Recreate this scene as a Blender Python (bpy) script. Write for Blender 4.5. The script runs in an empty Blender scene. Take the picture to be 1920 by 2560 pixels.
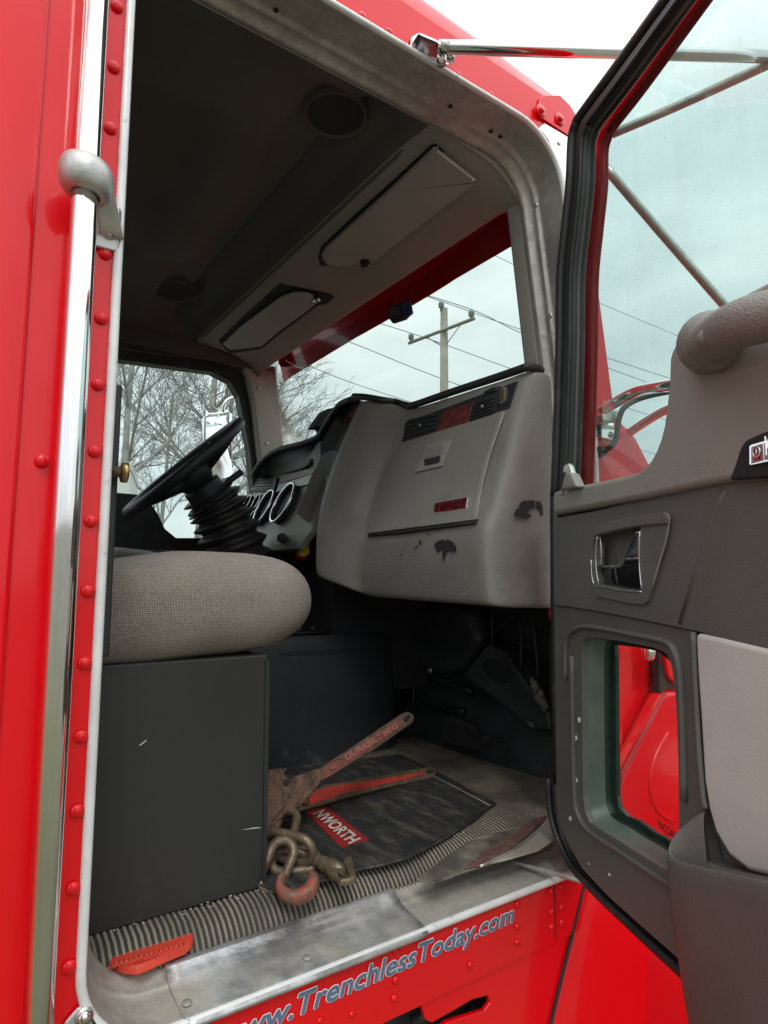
import bpy, bmesh, math, random
from mathutils import Vector, Matrix
random.seed(7)
sc = bpy.context.scene
col = sc.collection

# ------------------------------------------------------------------ camera
FPX = 1600.0
YAW, PITCH = math.radians(55.06), math.radians(6.75)
CAM = Vector((0.0, -0.90, 0.45))
fw = Vector((math.cos(YAW)*math.cos(PITCH), math.sin(YAW)*math.cos(PITCH), math.sin(PITCH)))
rt = Vector((math.sin(YAW), -math.cos(YAW), 0.0))
up = rt.cross(fw)
cam_data = bpy.data.cameras.new('camera')
cam_data.sensor_fit = 'VERTICAL'; cam_data.sensor_height = 36.0
cam_data.lens = FPX/2560*36.0
cam_data.clip_start = 0.02; cam_data.clip_end = 3000
cam = bpy.data.objects.new('camera', cam_data); col.objects.link(cam)
m = Matrix((rt, up, -fw)).transposed().to_4x4(); m.translation = CAM
cam.matrix_world = m
sc.camera = cam

# ------------------------------------------------------------------ world and sun
w = bpy.data.worlds.new('World'); sc.world = w; w.use_nodes = True
nt = w.node_tree; nt.nodes.clear()
N = nt.nodes.new; L = nt.links.new
out = N('ShaderNodeOutputWorld'); bg = N('ShaderNodeBackground'); bg.inputs['Strength'].default_value = 0.1
sky = N('ShaderNodeTexSky'); sky.sky_type = 'NISHITA'; sky.sun_disc = False
SUN_EL, SUN_AZ = math.radians(52), math.radians(-115)
sky.sun_elevation = SUN_EL; sky.sun_rotation = math.radians(90)-SUN_AZ
tc = N('ShaderNodeTexCoord'); sep = N('ShaderNodeSeparateXYZ'); L(tc.outputs['Generated'], sep.inputs[0])
mp = N('ShaderNodeMapping'); mp.inputs['Scale'].default_value = (1.0, 1.0, 2.6); L(tc.outputs['Generated'], mp.inputs[0])
nz = N('ShaderNodeTexNoise'); nz.inputs['Scale'].default_value = 3.2; nz.inputs['Detail'].default_value = 6; nz.inputs['Roughness'].default_value = .5
L(mp.outputs[0], nz.inputs['Vector'])
cr = N('ShaderNodeValToRGB'); cr.color_ramp.elements[0].position = .36; cr.color_ramp.elements[0].color = (.77, .81, .85, 1)
cr.color_ramp.elements[1].position = .64; cr.color_ramp.elements[1].color = (1.06, 1.07, 1.07, 1)
L(nz.outputs['Fac'], cr.inputs[0])
mr = N('ShaderNodeMapRange'); mr.inputs['From Min'].default_value = 0; mr.inputs['From Max'].default_value = 1.0
mr.inputs['To Min'].default_value = 9.5; mr.inputs['To Max'].default_value = 24.0
L(sep.outputs['Z'], mr.inputs[0])
mul = N('ShaderNodeVectorMath'); mul.operation = 'SCALE'
L(cr.outputs[0], mul.inputs[0]); L(mr.outputs[0], mul.inputs['Scale'])
mx = N('ShaderNodeMixRGB'); mx.inputs[0].default_value = .93
L(sky.outputs[0], mx.inputs[1]); L(mul.outputs[0], mx.inputs[2])
L(mx.outputs[0], bg.inputs['Color']); L(bg.outputs[0], out.inputs['Surface'])

sl = bpy.data.lights.new('sun', 'SUN'); sl.energy = 1.0; sl.angle = math.radians(18); sl.color = (1, .97, .92)
sun = bpy.data.objects.new('sun', sl); col.objects.link(sun)
sd = Vector((math.cos(SUN_EL)*math.cos(SUN_AZ), math.cos(SUN_EL)*math.sin(SUN_AZ), math.sin(SUN_EL)))
sun.rotation_euler = sd.to_track_quat('Z', 'Y').to_euler(); sun.location = sd*50
sc.view_settings.view_transform = 'Standard'; sc.view_settings.look = 'None'
sc.view_settings.gamma = 1; sc.view_settings.exposure = 0.0
sc.view_settings.use_curve_mapping = False
sc.cycles.max_bounces = 14; sc.cycles.transparent_max_bounces = 24; sc.cycles.diffuse_bounces = 6
sc.cycles.sample_clamp_indirect = 6
sc.cycles.use_denoising = True

# ------------------------------------------------------------------ geometry of measured points
def ray(px, py):
    return rt*(px-960) + up*(1280-py) + fw*FPX
def onP(px, py, p0, n):
    d = ray(px, py); n = Vector(n); return CAM + d*((Vector(p0)-CAM).dot(n)/d.dot(n))
def aX(px, py, c): return onP(px, py, (c, 0, 0), (1, 0, 0))
def aY(px, py, c): return onP(px, py, (0, c, 0), (0, 1, 0))
def aZ(px, py, c): return onP(px, py, (0, 0, c), (0, 0, 1))
def lY(pts, c): return [aY(x, y, c) for x, y in pts]
def lZ(pts, c): return [aZ(x, y, c) for x, y in pts]
def lP(pts, p0, n): return [onP(x, y, p0, n) for x, y in pts]
def D(x, y): return (x*1.1573, y*1.1573)
def interp(tab, v):
    if v <= tab[0][0]: return tab[0][1]
    for (a, b), (c, d) in zip(tab, tab[1:]):
        if v <= c: return b + (d-b)*(v-a)/(c-a)
    return tab[-1][1]
def hit(px, py, fn, lo=.6, hi=1.7):
    """where a sight line meets the surface X = fn(Y, Z)"""
    d = ray(px, py)
    a, b = lo/d.x, hi/d.x
    for _ in range(40):
        t = (a+b)/2; p = CAM + d*t
        if p.x < fn(p.y, p.z): a = t
        else: b = t
    return CAM + d*((a+b)/2)

# ------------------------------------------------------------------ materials
def mat(name, color, rough=.5, metal=0.0, coat=0.0, bump=0.0, bscale=60, var=0.0, vscale=8, dirt=None, dscale=5, dlo=.45, dhi=.7,
        spec=.5, bdetail=3, dstretch=None, rvar=0.0, aniso=None, damt=1.0):
    M = bpy.data.materials.new(name); M.use_nodes = True
    t = M.node_tree; n = t.nodes.new; l = t.links.new
    b = t.nodes['Principled BSDF']
    b.inputs['Base Color'].default_value = (*color, 1); b.inputs['Roughness'].default_value = rough
    b.inputs['Metallic'].default_value = metal; b.inputs['Coat Weight'].default_value = coat
    b.inputs['Coat Roughness'].default_value = .08
    b.inputs['Specular IOR Level'].default_value = spec
    tc = n('ShaderNodeTexCoord'); last = None
    if var:
        nz = n('ShaderNodeTexNoise'); nz.inputs['Scale'].default_value = vscale; nz.inputs['Detail'].default_value = 5
        l(tc.outputs['Object'], nz.inputs['Vector'])
        r = n('ShaderNodeMapRange'); r.inputs['From Min'].default_value = .3; r.inputs['From Max'].default_value = .7
        r.inputs['To Min'].default_value = 1-var; r.inputs['To Max'].default_value = 1+var
        l(nz.outputs['Fac'], r.inputs[0])
        v = n('ShaderNodeVectorMath'); v.operation = 'SCALE'; v.inputs[0].default_value = color
        l(r.outputs[0], v.inputs['Scale']); last = v.outputs[0]
        if rvar:
            r2 = n('ShaderNodeMapRange'); r2.inputs['From Min'].default_value = .3; r2.inputs['From Max'].default_value = .7
            r2.inputs['To Min'].default_value = max(0.02, rough-rvar); r2.inputs['To Max'].default_value = rough+rvar
            l(nz.outputs['Fac'], r2.inputs[0]); l(r2.outputs[0], b.inputs['Roughness'])
    if dirt:
        mpn = n('ShaderNodeMapping')
        if dstretch: mpn.inputs['Scale'].default_value = dstretch
        l(tc.outputs['Object'], mpn.inputs[0])
        nd = n('ShaderNodeTexNoise'); nd.inputs['Scale'].default_value = dscale; nd.inputs['Detail'].default_value = 8
        nd.inputs['Roughness'].default_value = .65
        l(mpn.outputs[0], nd.inputs['Vector'])
        r = n('ShaderNodeMapRange'); r.inputs['From Min'].default_value = dlo; r.inputs['From Max'].default_value = dhi
        r.inputs['To Max'].default_value = damt
        l(nd.outputs['Fac'], r.inputs[0])
        mx = n('ShaderNodeMixRGB'); mx.inputs[1].default_value = (*color, 1); mx.inputs[2].default_value = (*dirt, 1)
        if last: l(last, mx.inputs[1])
        l(r.outputs[0], mx.inputs[0]); last = mx.outputs[0]
        if metal > .5 or coat > .5:
            mm = n('ShaderNodeMapRange'); mm.inputs['To Min'].default_value = metal; mm.inputs['To Max'].default_value = .1*metal
            l(r.outputs[0], mm.inputs[0]); l(mm.outputs[0], b.inputs['Metallic'])
    if last: l(last, b.inputs['Base Color'])
    if bump:
        nb = n('ShaderNodeTexNoise'); nb.inputs['Scale'].default_value = bscale; nb.inputs['Detail'].default_value = bdetail
        l(tc.outputs['Object'], nb.inputs['Vector'])
        bp = n('ShaderNodeBump'); bp.inputs['Strength'].default_value = bump; bp.inputs['Distance'].default_value = .002
        l(nb.outputs['Fac'], bp.inputs['Height']); l(bp.outputs[0], b.inputs['Normal'])
    return M

M = {}
M['red'] = mat('red_paint', (.76, .0020, .0075), .32, coat=.7, bump=.10, bscale=7, bdetail=2, var=.05, vscale=2, dirt=(.55, .03, .03), dscale=9, dlo=.58, dhi=.9, damt=.4, spec=.15)
M['red_old'] = mat('red_paint_weathered', (.42, .010, .018), .65, coat=.0, var=.12, vscale=6, dirt=(.4, .12, .11), dscale=12, dlo=.5, dhi=.9, damt=.6)
M['chrome'] = mat('chrome', (.83, .84, .84), .1, 1.0, bump=.05, bscale=14, var=.05, vscale=10, rvar=.05)
M['alu'] = mat('brushed_aluminium', (.60, .58, .54), .36, .85, bump=.25, bscale=90, var=.16, vscale=9, rvar=.1, dirt=(.30, .26, .20), dscale=16, dlo=.5, dhi=.72, damt=.6)
M['alu_dark'] = mat('aluminium_jamb', (.50, .48, .44), .40, .6, bump=.3, bscale=60, var=.22, vscale=7, rvar=.12, dirt=(.12, .10, .08), dscale=14, dlo=.52, dhi=.75, damt=.7)
def dusty_top(Mm, dust=(.50, .47, .39), lo=.25, hi=.8, amt=.92):
    t = Mm.node_tree; n = t.nodes.new; l = t.links.new; b = t.nodes['Principled BSDF']
    g = n('ShaderNodeNewGeometry'); sp = n('ShaderNodeSeparateXYZ'); l(g.outputs['True Normal'], sp.inputs[0])
    tc = n('ShaderNodeTexCoord'); nz = n('ShaderNodeTexNoise'); nz.inputs['Scale'].default_value = 10; nz.inputs['Detail'].default_value = 8; l(tc.outputs['Object'], nz.inputs['Vector'])
    a = n('ShaderNodeMath'); a.operation = 'MULTIPLY_ADD'; l(nz.outputs['Fac'], a.inputs[0]); a.inputs[1].default_value = 1.1
    l(sp.outputs['Z'], a.inputs[2])
    r = n('ShaderNodeMapRange'); r.inputs['From Min'].default_value = lo+.75; r.inputs['From Max'].default_value = hi+.65; r.inputs['To Max'].default_value = amt; l(a.outputs[0], r.inputs[0])
    def blend(sock, val):
        old = sock.links[0].from_socket if sock.links else None
        if len(val) == 4:
            mx = n('ShaderNodeMixRGB'); mx.inputs[2].default_value = val
            if old: l(old, mx.inputs[1])
            else: mx.inputs[1].default_value = sock.default_value
            l(r.outputs[0], mx.inputs[0]); l(mx.outputs[0], sock)
        else:
            mx = n('ShaderNodeMix'); mx.inputs[3].default_value = val[0]
            if old: l(old, mx.inputs[2])
            else: mx.inputs[2].default_value = sock.default_value
            l(r.outputs[0], mx.inputs[0]); l(mx.outputs[0], sock)
    nd = n('ShaderNodeTexNoise'); nd.inputs['Scale'].default_value = 35; nd.inputs['Detail'].default_value = 6
    blend(b.inputs['Base Color'], (*dust, 1)); blend(b.inputs['Metallic'], (.05,)); blend(b.inputs['Roughness'], (.7,))
    src = b.inputs['Base Color'].links[0].from_socket; n6 = n('ShaderNodeTexNoise'); n6.inputs['Scale'].default_value = 42; n6.inputs['Detail'].default_value = 8; n6.inputs['Roughness'].default_value = .75; l(tc.outputs['Object'], n6.inputs['Vector'])
    r6 = n('ShaderNodeMapRange'); r6.inputs['From Min'].default_value = .35; r6.inputs['From Max'].default_value = .65; r6.inputs['To Min'].default_value = .80; r6.inputs['To Max'].default_value = 1.12; l(n6.outputs['Fac'], r6.inputs[0])
    v6 = n('ShaderNodeVectorMath'); v6.operation = 'SCALE'; l(src, v6.inputs[0]); l(r6.outputs[0], v6.inputs['Scale']); l(v6.outputs[0], b.inputs['Base Color'])
M['lip'] = mat('pale_painted_lip', (.74, .75, .74), .32, .1, bump=.15, bscale=60, var=.1, vscale=20, dirt=(.3, .29, .27), dscale=60, dlo=.62, dhi=.72)
M['sill'] = mat('sill_plate', (.56, .57, .57), .30, .7, bump=.5, bscale=45, var=.45, vscale=9, rvar=.14, dirt=(.13, .12, .10), dscale=6, dlo=.50, dhi=.68, damt=.75, dstretch=(1, 2.5, 2.5))
dusty_top(M['sill'], (.36, .33, .26), .72, 1.05, .85)
M['sill_dusty'] = mat('dusty_sill', (.36, .35, .31), .6, .2, bump=.6, bscale=70, var=.35, vscale=9, dirt=(.42, .36, .26), dscale=11, dlo=.45, dhi=.7)
M['cast'] = mat('cast_aluminium', (.50, .50, .48), .42, .65, bump=.3, bscale=150, var=.12, vscale=40)
dusty_top(M['alu_dark'], (.33, .315, .265), .25, .95, .8)
M['rubber'] = mat('black_rubber', (.022, .022, .022), .5, bump=.25, bscale=90, var=.3, vscale=16, dirt=(.10, .095, .085), dscale=14, dlo=.55, dhi=.85)
M['plastic'] = mat('black_plastic', (.020, .0215, .024), .48, bump=.35, bscale=700, var=.18, vscale=5, dirt=(.10, .11, .12), dscale=9, dlo=.66, dhi=.85, damt=.4)
M['dark'] = mat('dark_firewall', (.030, .032, .034), .5, bump=.5, bscale=25, var=.5, vscale=9, dirt=(.10, .085, .065), dscale=10, dlo=.62, dhi=.8, damt=.6)
M['vinyl'] = mat('taupe_vinyl', (.215, .205, .184), .40, bump=.9, bscale=380, var=.05, vscale=5, dirt=(.11, .102, .085), dscale=9, dlo=.52, dhi=.80, damt=.5)
M['vinyl_lt'] = mat('light_taupe_vinyl', (.265, .253, .225), .46, bump=.4, bscale=420, var=.05, vscale=7, dirt=(.17, .15, .12), dscale=7, dlo=.5, dhi=.85, damt=.6)
M['vinyl_dk'] = mat('dark_taupe_vinyl', (.112, .109, .098), .46, bump=.5, bscale=420, var=.1, vscale=7, dirt=(.16, .15, .13), dscale=12, dlo=.58, dhi=.85, damt=.5)
M['insert'] = mat('grey_door_insert', (.52, .525, .49), .65, bump=.25, bscale=260, var=.05, vscale=12, dirt=(.3, .27, .24), dscale=5, dlo=.55, dhi=.85, damt=.5)
M['headliner'] = mat('headliner', (.115, .110, .100), .9, bump=.3, bscale=300, var=.10, vscale=4)
M['header'] = mat('header_trim', (.29, .272, .243), .8, bump=.3, bscale=300, var=.05, vscale=4, dirt=(.2, .18, .155), dscale=4, dlo=.5, dhi=.8, damt=.5)
M['visor'] = mat('visor_vinyl', (.36, .35, .315), .6, bump=.3, bscale=300, var=.06, vscale=5)
M['steel'] = mat('rusty_steel', (.20, .155, .10), .45, .55, bump=.7, bscale=90, var=.25, vscale=30, dirt=(.085, .055, .035), dscale=45, dlo=.42, dhi=.62)
M['rust'] = mat('rust_brown', (.15, .085, .055), .7, .2, bump=.8, bscale=120, var=.3, vscale=40, dirt=(.055, .036, .027), dscale=50, dlo=.45, dhi=.65)
M['wrench_red'] = mat('worn_red_wrench', (.25, .075, .065), .6, .1, bump=.5, bscale=110, var=.2, vscale=30, dirt=(.12, .07, .05), dscale=40, dlo=.50, dhi=.66)
M['wrench_red2'] = mat('bright_red_wrench', (.46, .045, .03), .5, 0, bump=.4, bscale=100, var=.2, vscale=30, dirt=(.13, .06, .04), dscale=45, dlo=.55, dhi=.68)
M['hook_red'] = mat('red_worn_hook', (.42, .075, .05), .55, .1, bump=.6, bscale=120, var=.2, vscale=30, dirt=(.14, .09, .06), dscale=55, dlo=.42, dhi=.55)
M['orange'] = mat('red_orange_plastic', (.62, .055, .028), .5, bump=.4, bscale=60, var=.14, vscale=18, dirt=(.20, .05, .03), dscale=40, dlo=.60, dhi=.75)
M['matrub'] = mat('mat_rubber', (.028, .029, .030), .55, bump=.7, bscale=120, var=.3, vscale=20, dirt=(.17, .15, .11), dscale=14, dlo=.48, dhi=.78, dstretch=(3, .7, 1), damt=.8)
M['badge'] = mat('badge_red', (.16, .004, .012), .2, coat=1)
M['patch'] = mat('bare_dark_foam_and_shade', (.014, .014, .017), .7, bump=.8, bscale=200)
M['white'] = mat('white_print', (.66, .62, .55), .55, var=.2, vscale=60, dirt=(.3, .22, .15), dscale=60, dlo=.5, dhi=.7)
M['logo_red'] = mat('mat_logo_red', (.33, .022, .022), .55, var=.2, vscale=40, bump=.4, bscale=150, dirt=(.14, .05, .035), dscale=40, dlo=.52, dhi=.7)
M['decal_blue'] = mat('decal_slate_blue', (.12, .17, .27), .4, var=.06, vscale=60)
M['decal_white'] = mat('decal_white', (.78, .79, .80), .4)
M['gauge'] = mat('gauge_face', (.22, .27, .27), .15)
M['carbon'] = mat('burr_wood', (.11, .022, .015), .45, var=.6, vscale=60, bump=.5, bscale=80)
M['yellow'] = mat('yellow_plastic', (.70, .45, .02), .45)
M['maroon'] = mat('maroon_plastic', (.16, .008, .012), .45)
M['brass'] = mat('brass', (.50, .36, .14), .3, .9)
M['trunkm'] = mat('bark', (.30, .295, .285), .9, var=.3, vscale=3)
M['wood'] = mat('weathered_wood_pole', (.36, .33, .27), .9, var=.15, vscale=3, bump=.5, bscale=30)
M['wire'] = mat('power_cable', (.10, .11, .12), .6)
M['porcelain'] = mat('porcelain_grey', (.33, .36, .37), .3)
M['trailer'] = mat('white_trailer_paint', (.62, .64, .60), .45, var=.06, vscale=.7)
M['tyre'] = mat('tyre_rubber', (.02, .02, .02), .8)
M['brush'] = mat('dry_weeds', (.20, .17, .075), .9, var=.4, vscale=2)
M['ground'] = mat('gravel_ground', (.15, .14, .12), .95, var=.25, vscale=1.5, bump=.8, bscale=20, dirt=(.12, .13, .07), dscale=.15, dlo=.45, dhi=.6)
M['blue'] = mat('blue_plastic', (.015, .035, .12), .3)
M['amber'] = mat('red_reflector', (.16, .085, .075), .4, bump=1.0, bscale=160, var=.3, vscale=80, dirt=(.2, .16, .12), dscale=40, dlo=.5, dhi=.7)

# seat weave
def seat_material():
    Mm = mat('woven_seat_fabric', (.23, .205, .175), .95)
    t = Mm.node_tree; n = t.nodes.new; l = t.links.new; b = t.nodes['Principled BSDF']
    tc = n('ShaderNodeTexCoord')
    def wave(sc_, d):
        mp = n('ShaderNodeMapping'); l(tc.outputs['UV'], mp.inputs[0])
        wv = n('ShaderNodeTexWave'); wv.wave_type = 'BANDS'; wv.bands_direction = d
        wv.inputs['Scale'].default_value = sc_; wv.inputs['Distortion'].default_value = 1.6
        wv.inputs['Detail'].default_value = 3; wv.inputs['Detail Scale'].default_value = 2.5
        l(mp.outputs[0], wv.inputs['Vector']); return wv.outputs['Fac']
    a = wave(44, 'X'); c = wave(36, 'Y')
    mu = n('ShaderNodeMath'); mu.operation = 'MULTIPLY_ADD'; l(a, mu.inputs[0]); mu.inputs[1].default_value = .65
    m2 = n('ShaderNodeMath'); m2.operation = 'MULTIPLY'; l(c, m2.inputs[0]); m2.inputs[1].default_value = .35; l(m2.outputs[0], mu.inputs[2])
    nz = n('ShaderNodeTexNoise'); nz.inputs['Scale'].default_value = 260; nz.inputs['Detail'].default_value = 2; l(tc.outputs['Object'], nz.inputs['Vector'])
    nl = n('ShaderNodeTexNoise'); nl.inputs['Scale'].default_value = 7; nl.inputs['Detail'].default_value = 5; l(tc.outputs['Object'], nl.inputs['Vector'])
    rp = n('ShaderNodeValToRGB'); rp.color_ramp.elements[0].color = (.040, .028, .019, 1); rp.color_ramp.elements[1].color = (.47, .395, .315, 1)
    rp.color_ramp.elements[0].position = .1; rp.color_ramp.elements[1].position = .85
    ad = n('ShaderNodeMath'); ad.operation = 'MULTIPLY_ADD'; l(nz.outputs['Fac'], ad.inputs[0]); ad.inputs[1].default_value = .75
    s2 = n('ShaderNodeMath'); s2.operation = 'SUBTRACT'; l(mu.outputs[0], s2.inputs[0]); s2.inputs[1].default_value = .33; l(s2.outputs[0], ad.inputs[2])
    l(ad.outputs[0], rp.inputs[0])
    mr = n('ShaderNodeMapRange'); mr.inputs['From Min'].default_value = .35; mr.inputs['From Max'].default_value = .7
    mr.inputs['To Min'].default_value = .78; mr.inputs['To Max'].default_value = 1.15; l(nl.outputs['Fac'], mr.inputs[0])
    vm = n('ShaderNodeVectorMath'); vm.operation = 'SCALE'; l(rp.outputs[0], vm.inputs[0]); l(mr.outputs[0], vm.inputs['Scale'])
    l(vm.outputs[0], b.inputs['Base Color'])
    bp = n('ShaderNodeBump'); bp.inputs['Strength'].default_value = .8; bp.inputs['Distance'].default_value = .003
    l(mu.outputs[0], bp.inputs['Height']); l(bp.outputs[0], b.inputs['Normal'])
    b.inputs['Sheen Weight'].default_value = .3
    return Mm
M['seat'] = seat_material()

# ribbed floor: tan dust on the rib crests, black rubber in the grooves
PITCH_R = .0092
def rib_material():
    Mm = mat('ribbed_floor_rubber', (.03, .03, .03), .7)
    t = Mm.node_tree; n = t.nodes.new; l = t.links.new; b = t.nodes['Principled BSDF']
    tc = n('ShaderNodeTexCoord'); at = n('ShaderNodeAttribute'); at.attribute_name = 'crest'
    nz = n('ShaderNodeTexNoise'); nz.inputs['Scale'].default_value = 9; nz.inputs['Detail'].default_value = 7; l(tc.outputs['Object'], nz.inputs['Vector'])
    n2 = n('ShaderNodeTexNoise'); n2.inputs['Scale'].default_value = 160; n2.inputs['Detail'].default_value = 3; l(tc.outputs['Object'], n2.inputs['Vector'])
    c1 = n('ShaderNodeMixRGB'); c1.inputs[1].default_value = (.115, .098, .070, 1); c1.inputs[2].default_value = (.30, .262, .185, 1)
    mrn = n('ShaderNodeMapRange'); mrn.inputs['From Min'].default_value = .35; mrn.inputs['From Max'].default_value = .68; l(nz.outputs['Fac'], mrn.inputs[0]); l(mrn.outputs[0], c1.inputs[0])
    mx = n('ShaderNodeMixRGB'); mx.inputs[1].default_value = (.028, .028, .03, 1); l(c1.outputs[0], mx.inputs[2])
    ad = n('ShaderNodeMath'); ad.operation = 'ADD'; l(at.outputs['Fac'], ad.inputs[0])
    m2 = n('ShaderNodeMapRange'); m2.inputs['To Min'].default_value = -.22; m2.inputs['To Max'].default_value = .22; l(n2.outputs['Fac'], m2.inputs[0]); l(m2.outputs[0], ad.inputs[1])
    r = n('ShaderNodeMapRange'); r.inputs['From Min'].default_value = .30; r.inputs['From Max'].default_value = .80; l(ad.outputs[0], r.inputs[0])
    l(r.outputs[0], mx.inputs[0]); l(mx.outputs[0], b.inputs['Base Color'])
    return Mm
M['rib'] = rib_material()

def glass(name, tint, gloss=.06, streak=0.0, rough=.02, ior=1.35):
    Mm = bpy.data.materials.new(name); Mm.use_nodes = True
    t = Mm.node_tree; t.nodes.clear(); n = t.nodes.new; l = t.links.new
    o = n('ShaderNodeOutputMaterial'); tr = n('ShaderNodeBsdfTransparent'); tr.inputs[0].default_value = (*tint, 1)
    g = n('ShaderNodeBsdfGlossy'); g.inputs['Roughness'].default_value = rough; g.inputs[0].default_value = (.9, .95, .93, 1)
    lw = n('ShaderNodeFresnel'); lw.inputs[0].default_value = ior
    gm = n('ShaderNodeNewGeometry'); iv = n('ShaderNodeMath'); iv.operation = 'SUBTRACT'; iv.inputs[0].default_value = 1.0; l(gm.outputs['Backfacing'], iv.inputs[1])
    fm_ = n('ShaderNodeMath'); fm_.operation = 'MULTIPLY'; l(lw.outputs[0], fm_.inputs[0]); l(iv.outputs[0], fm_.inputs[1])
    mx = n('ShaderNodeMixShader'); l(fm_.outputs[0], mx.inputs[0]); l(tr.outputs[0], mx.inputs[1]); l(g.outputs[0], mx.inputs[2])
    last = mx.outputs[0]
    if streak:   # dust film washed down the pane
        d = n('ShaderNodeBsdfDiffuse'); d.inputs[0].default_value = (.55, .55, .52, 1)
        tc = n('ShaderNodeTexCoord'); mp = n('ShaderNodeMapping'); mp.inputs['Scale'].default_value = (38, 38, 2); l(tc.outputs['Object'], mp.inputs[0])
        nz = n('ShaderNodeTexNoise'); nz.inputs['Scale'].default_value = 1.5; nz.inputs['Detail'].default_value = 6; l(mp.outputs[0], nz.inputs['Vector'])
        r = n('ShaderNodeMapRange'); r.inputs['From Min'].default_value = .35; r.inputs['From Max'].default_value = .75
        r.inputs['To Min'].default_value = streak*.3; r.inputs['To Max'].default_value = streak*1.3; l(nz.outputs['Fac'], r.inputs[0])
        n3 = n('ShaderNodeTexNoise'); n3.inputs['Scale'].default_value = 5; n3.inputs['Detail'].default_value = 7; n3.inputs['Roughness'].default_value = .7; l(tc.outputs['Object'], n3.inputs['Vector'])
        r3 = n('ShaderNodeMapRange'); r3.inputs['From Min'].default_value = .5; r3.inputs['From Max'].default_value = .75; r3.inputs['To Max'].default_value = streak*1.8; l(n3.outputs['Fac'], r3.inputs[0])
        n4 = n('ShaderNodeTexNoise'); n4.inputs['Scale'].default_value = 170; n4.inputs['Detail'].default_value = 1; l(tc.outputs['Object'], n4.inputs['Vector'])
        r4 = n('ShaderNodeMapRange'); r4.inputs['From Min'].default_value = .72; r4.inputs['From Max'].default_value = .76; r4.inputs['To Max'].default_value = .28; l(n4.outputs['Fac'], r4.inputs[0])
        a3 = n('ShaderNodeMath'); a3.operation = 'ADD'; l(r.outputs[0], a3.inputs[0]); l(r3.outputs[0], a3.inputs[1])
        a4 = n('ShaderNodeMath'); a4.operation = 'ADD'; l(a3.outputs[0], a4.inputs[0]); l(r4.outputs[0], a4.inputs[1]); r = a4
        m2 = n('ShaderNodeMixShader'); l(r.outputs[0], m2.inputs[0]); l(last, m2.inputs[1]); l(d.outputs[0], m2.inputs[2]); last = m2.outputs[0]
    l(last, o.inputs['Surface']); return Mm
M['glass_ws'] = glass('windscreen_glass', (.765, .825, .805))
M['glass_door'] = glass('tinted_side_glass', (.705, .80, .775), streak=.035)
M['glass_far'] = glass('far_side_glass', (.86, .925, .905))
M['glass_peep'] = glass('peeper_glass', (.86, .93, .90), streak=.012, ior=1.18)

# ------------------------------------------------------------------ object helpers
def link(o, parent=None):
    col.objects.link(o)
    if parent: o.parent = parent
    return o
def mk(name, verts, faces, material, parent=None, smooth=False, bevel=0.0, bseg=2, sub=0, solid=0.0, uv=None, soloff=-1):
    me = bpy.data.meshes.new(name); me.from_pydata([tuple(v) for v in verts], [], faces)
    bm = bmesh.new(); bm.from_mesh(me); bmesh.ops.recalc_face_normals(bm, faces=bm.faces); bm.to_mesh(me); bm.free()
    if smooth: me.polygons.foreach_set('use_smooth', [True]*len(me.polygons))
    me.materials.append(material)
    o = bpy.data.objects.new(name, me); link(o, parent)
    if solid:
        s = o.modifiers.new('solid', 'SOLIDIFY'); s.thickness = solid; s.offset = soloff
    if bevel:
        b = o.modifiers.new('bevel', 'BEVEL'); b.width = bevel; b.segments = bseg; b.limit_method = 'ANGLE'; b.angle_limit = math.radians(35)
        b.use_clamp_overlap = True
        me.polygons.foreach_set('use_smooth', [True]*len(me.polygons))
        o.modifiers.new('wn', 'WEIGHTED_NORMAL').keep_sharp = False
    if sub:
        s = o.modifiers.new('sub', 'SUBSURF'); s.levels = sub; s.render_levels = sub
    return o
def slab(name, pts, vec, material, parent=None, **k):
    vec = Vector(vec); n = len(pts); v = [Vector(p) for p in pts] + [Vector(p)+vec for p in pts]
    f = [list(range(n)), list(range(2*n-1, n-1, -1))] + [[i, (i+1) % n, n+(i+1) % n, n+i] for i in range(n)]
    return mk(name, v, f, material, parent, **k)
def box(name, lo, hi, material, parent=None, **k):
    x0, y0, z0 = lo; x1, y1, z1 = hi
    return slab(name, [(x0, y0, z0), (x1, y0, z0), (x1, y1, z0), (x0, y1, z0)], (0, 0, z1-z0), material, parent, **k)
def frames(pts, closed=False):
    n = len(pts); T = []
    for i in range(n):
        a = pts[(i-1) % n] if (closed or i > 0) else pts[i]; b = pts[(i+1) % n] if (closed or i < n-1) else pts[i]
        T.append((b-a).normalized())
    ref = Vector((0, 0, 1)) if abs(T[0].z) < .9 else Vector((1, 0, 0))
    u = (ref - T[0]*ref.dot(T[0])).normalized(); out = []
    for t in T:
        u = (u - t*u.dot(t)).normalized(); out.append((t, u, t.cross(u)))
    return out
def tube_geo(pts, r, closed=False, n=12, flat=1.0, cap=True):
    pts = [Vector(p) for p in pts]; F = frames(pts, closed); V = []; Fc = []
    for i, (p, (t, u, v)) in enumerate(zip(pts, F)):
        rr = r[i] if isinstance(r, (list, tuple)) else r
        for k in range(n):
            a = 2*math.pi*k/n; V.append(p + u*math.cos(a)*rr + v*math.sin(a)*rr*flat)
    m = len(pts)
    for i in range(m if closed else m-1):
        for k in range(n):
            a = i*n+k; b = i*n+(k+1) % n; c = ((i+1) % m)*n+(k+1) % n; d = ((i+1) % m)*n+k
            Fc.append([a, b, c, d])
    if cap and not closed: Fc += [list(range(n-1, -1, -1)), list(range((m-1)*n, m*n))]
    return V, Fc
def tube(name, pts, r, material, parent=None, closed=False, n=12, flat=1.0, **k):
    V, F = tube_geo(pts, r, closed, n, flat)
    o = mk(name, V, F, material, parent, smooth=True, **k)
    return o
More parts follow.
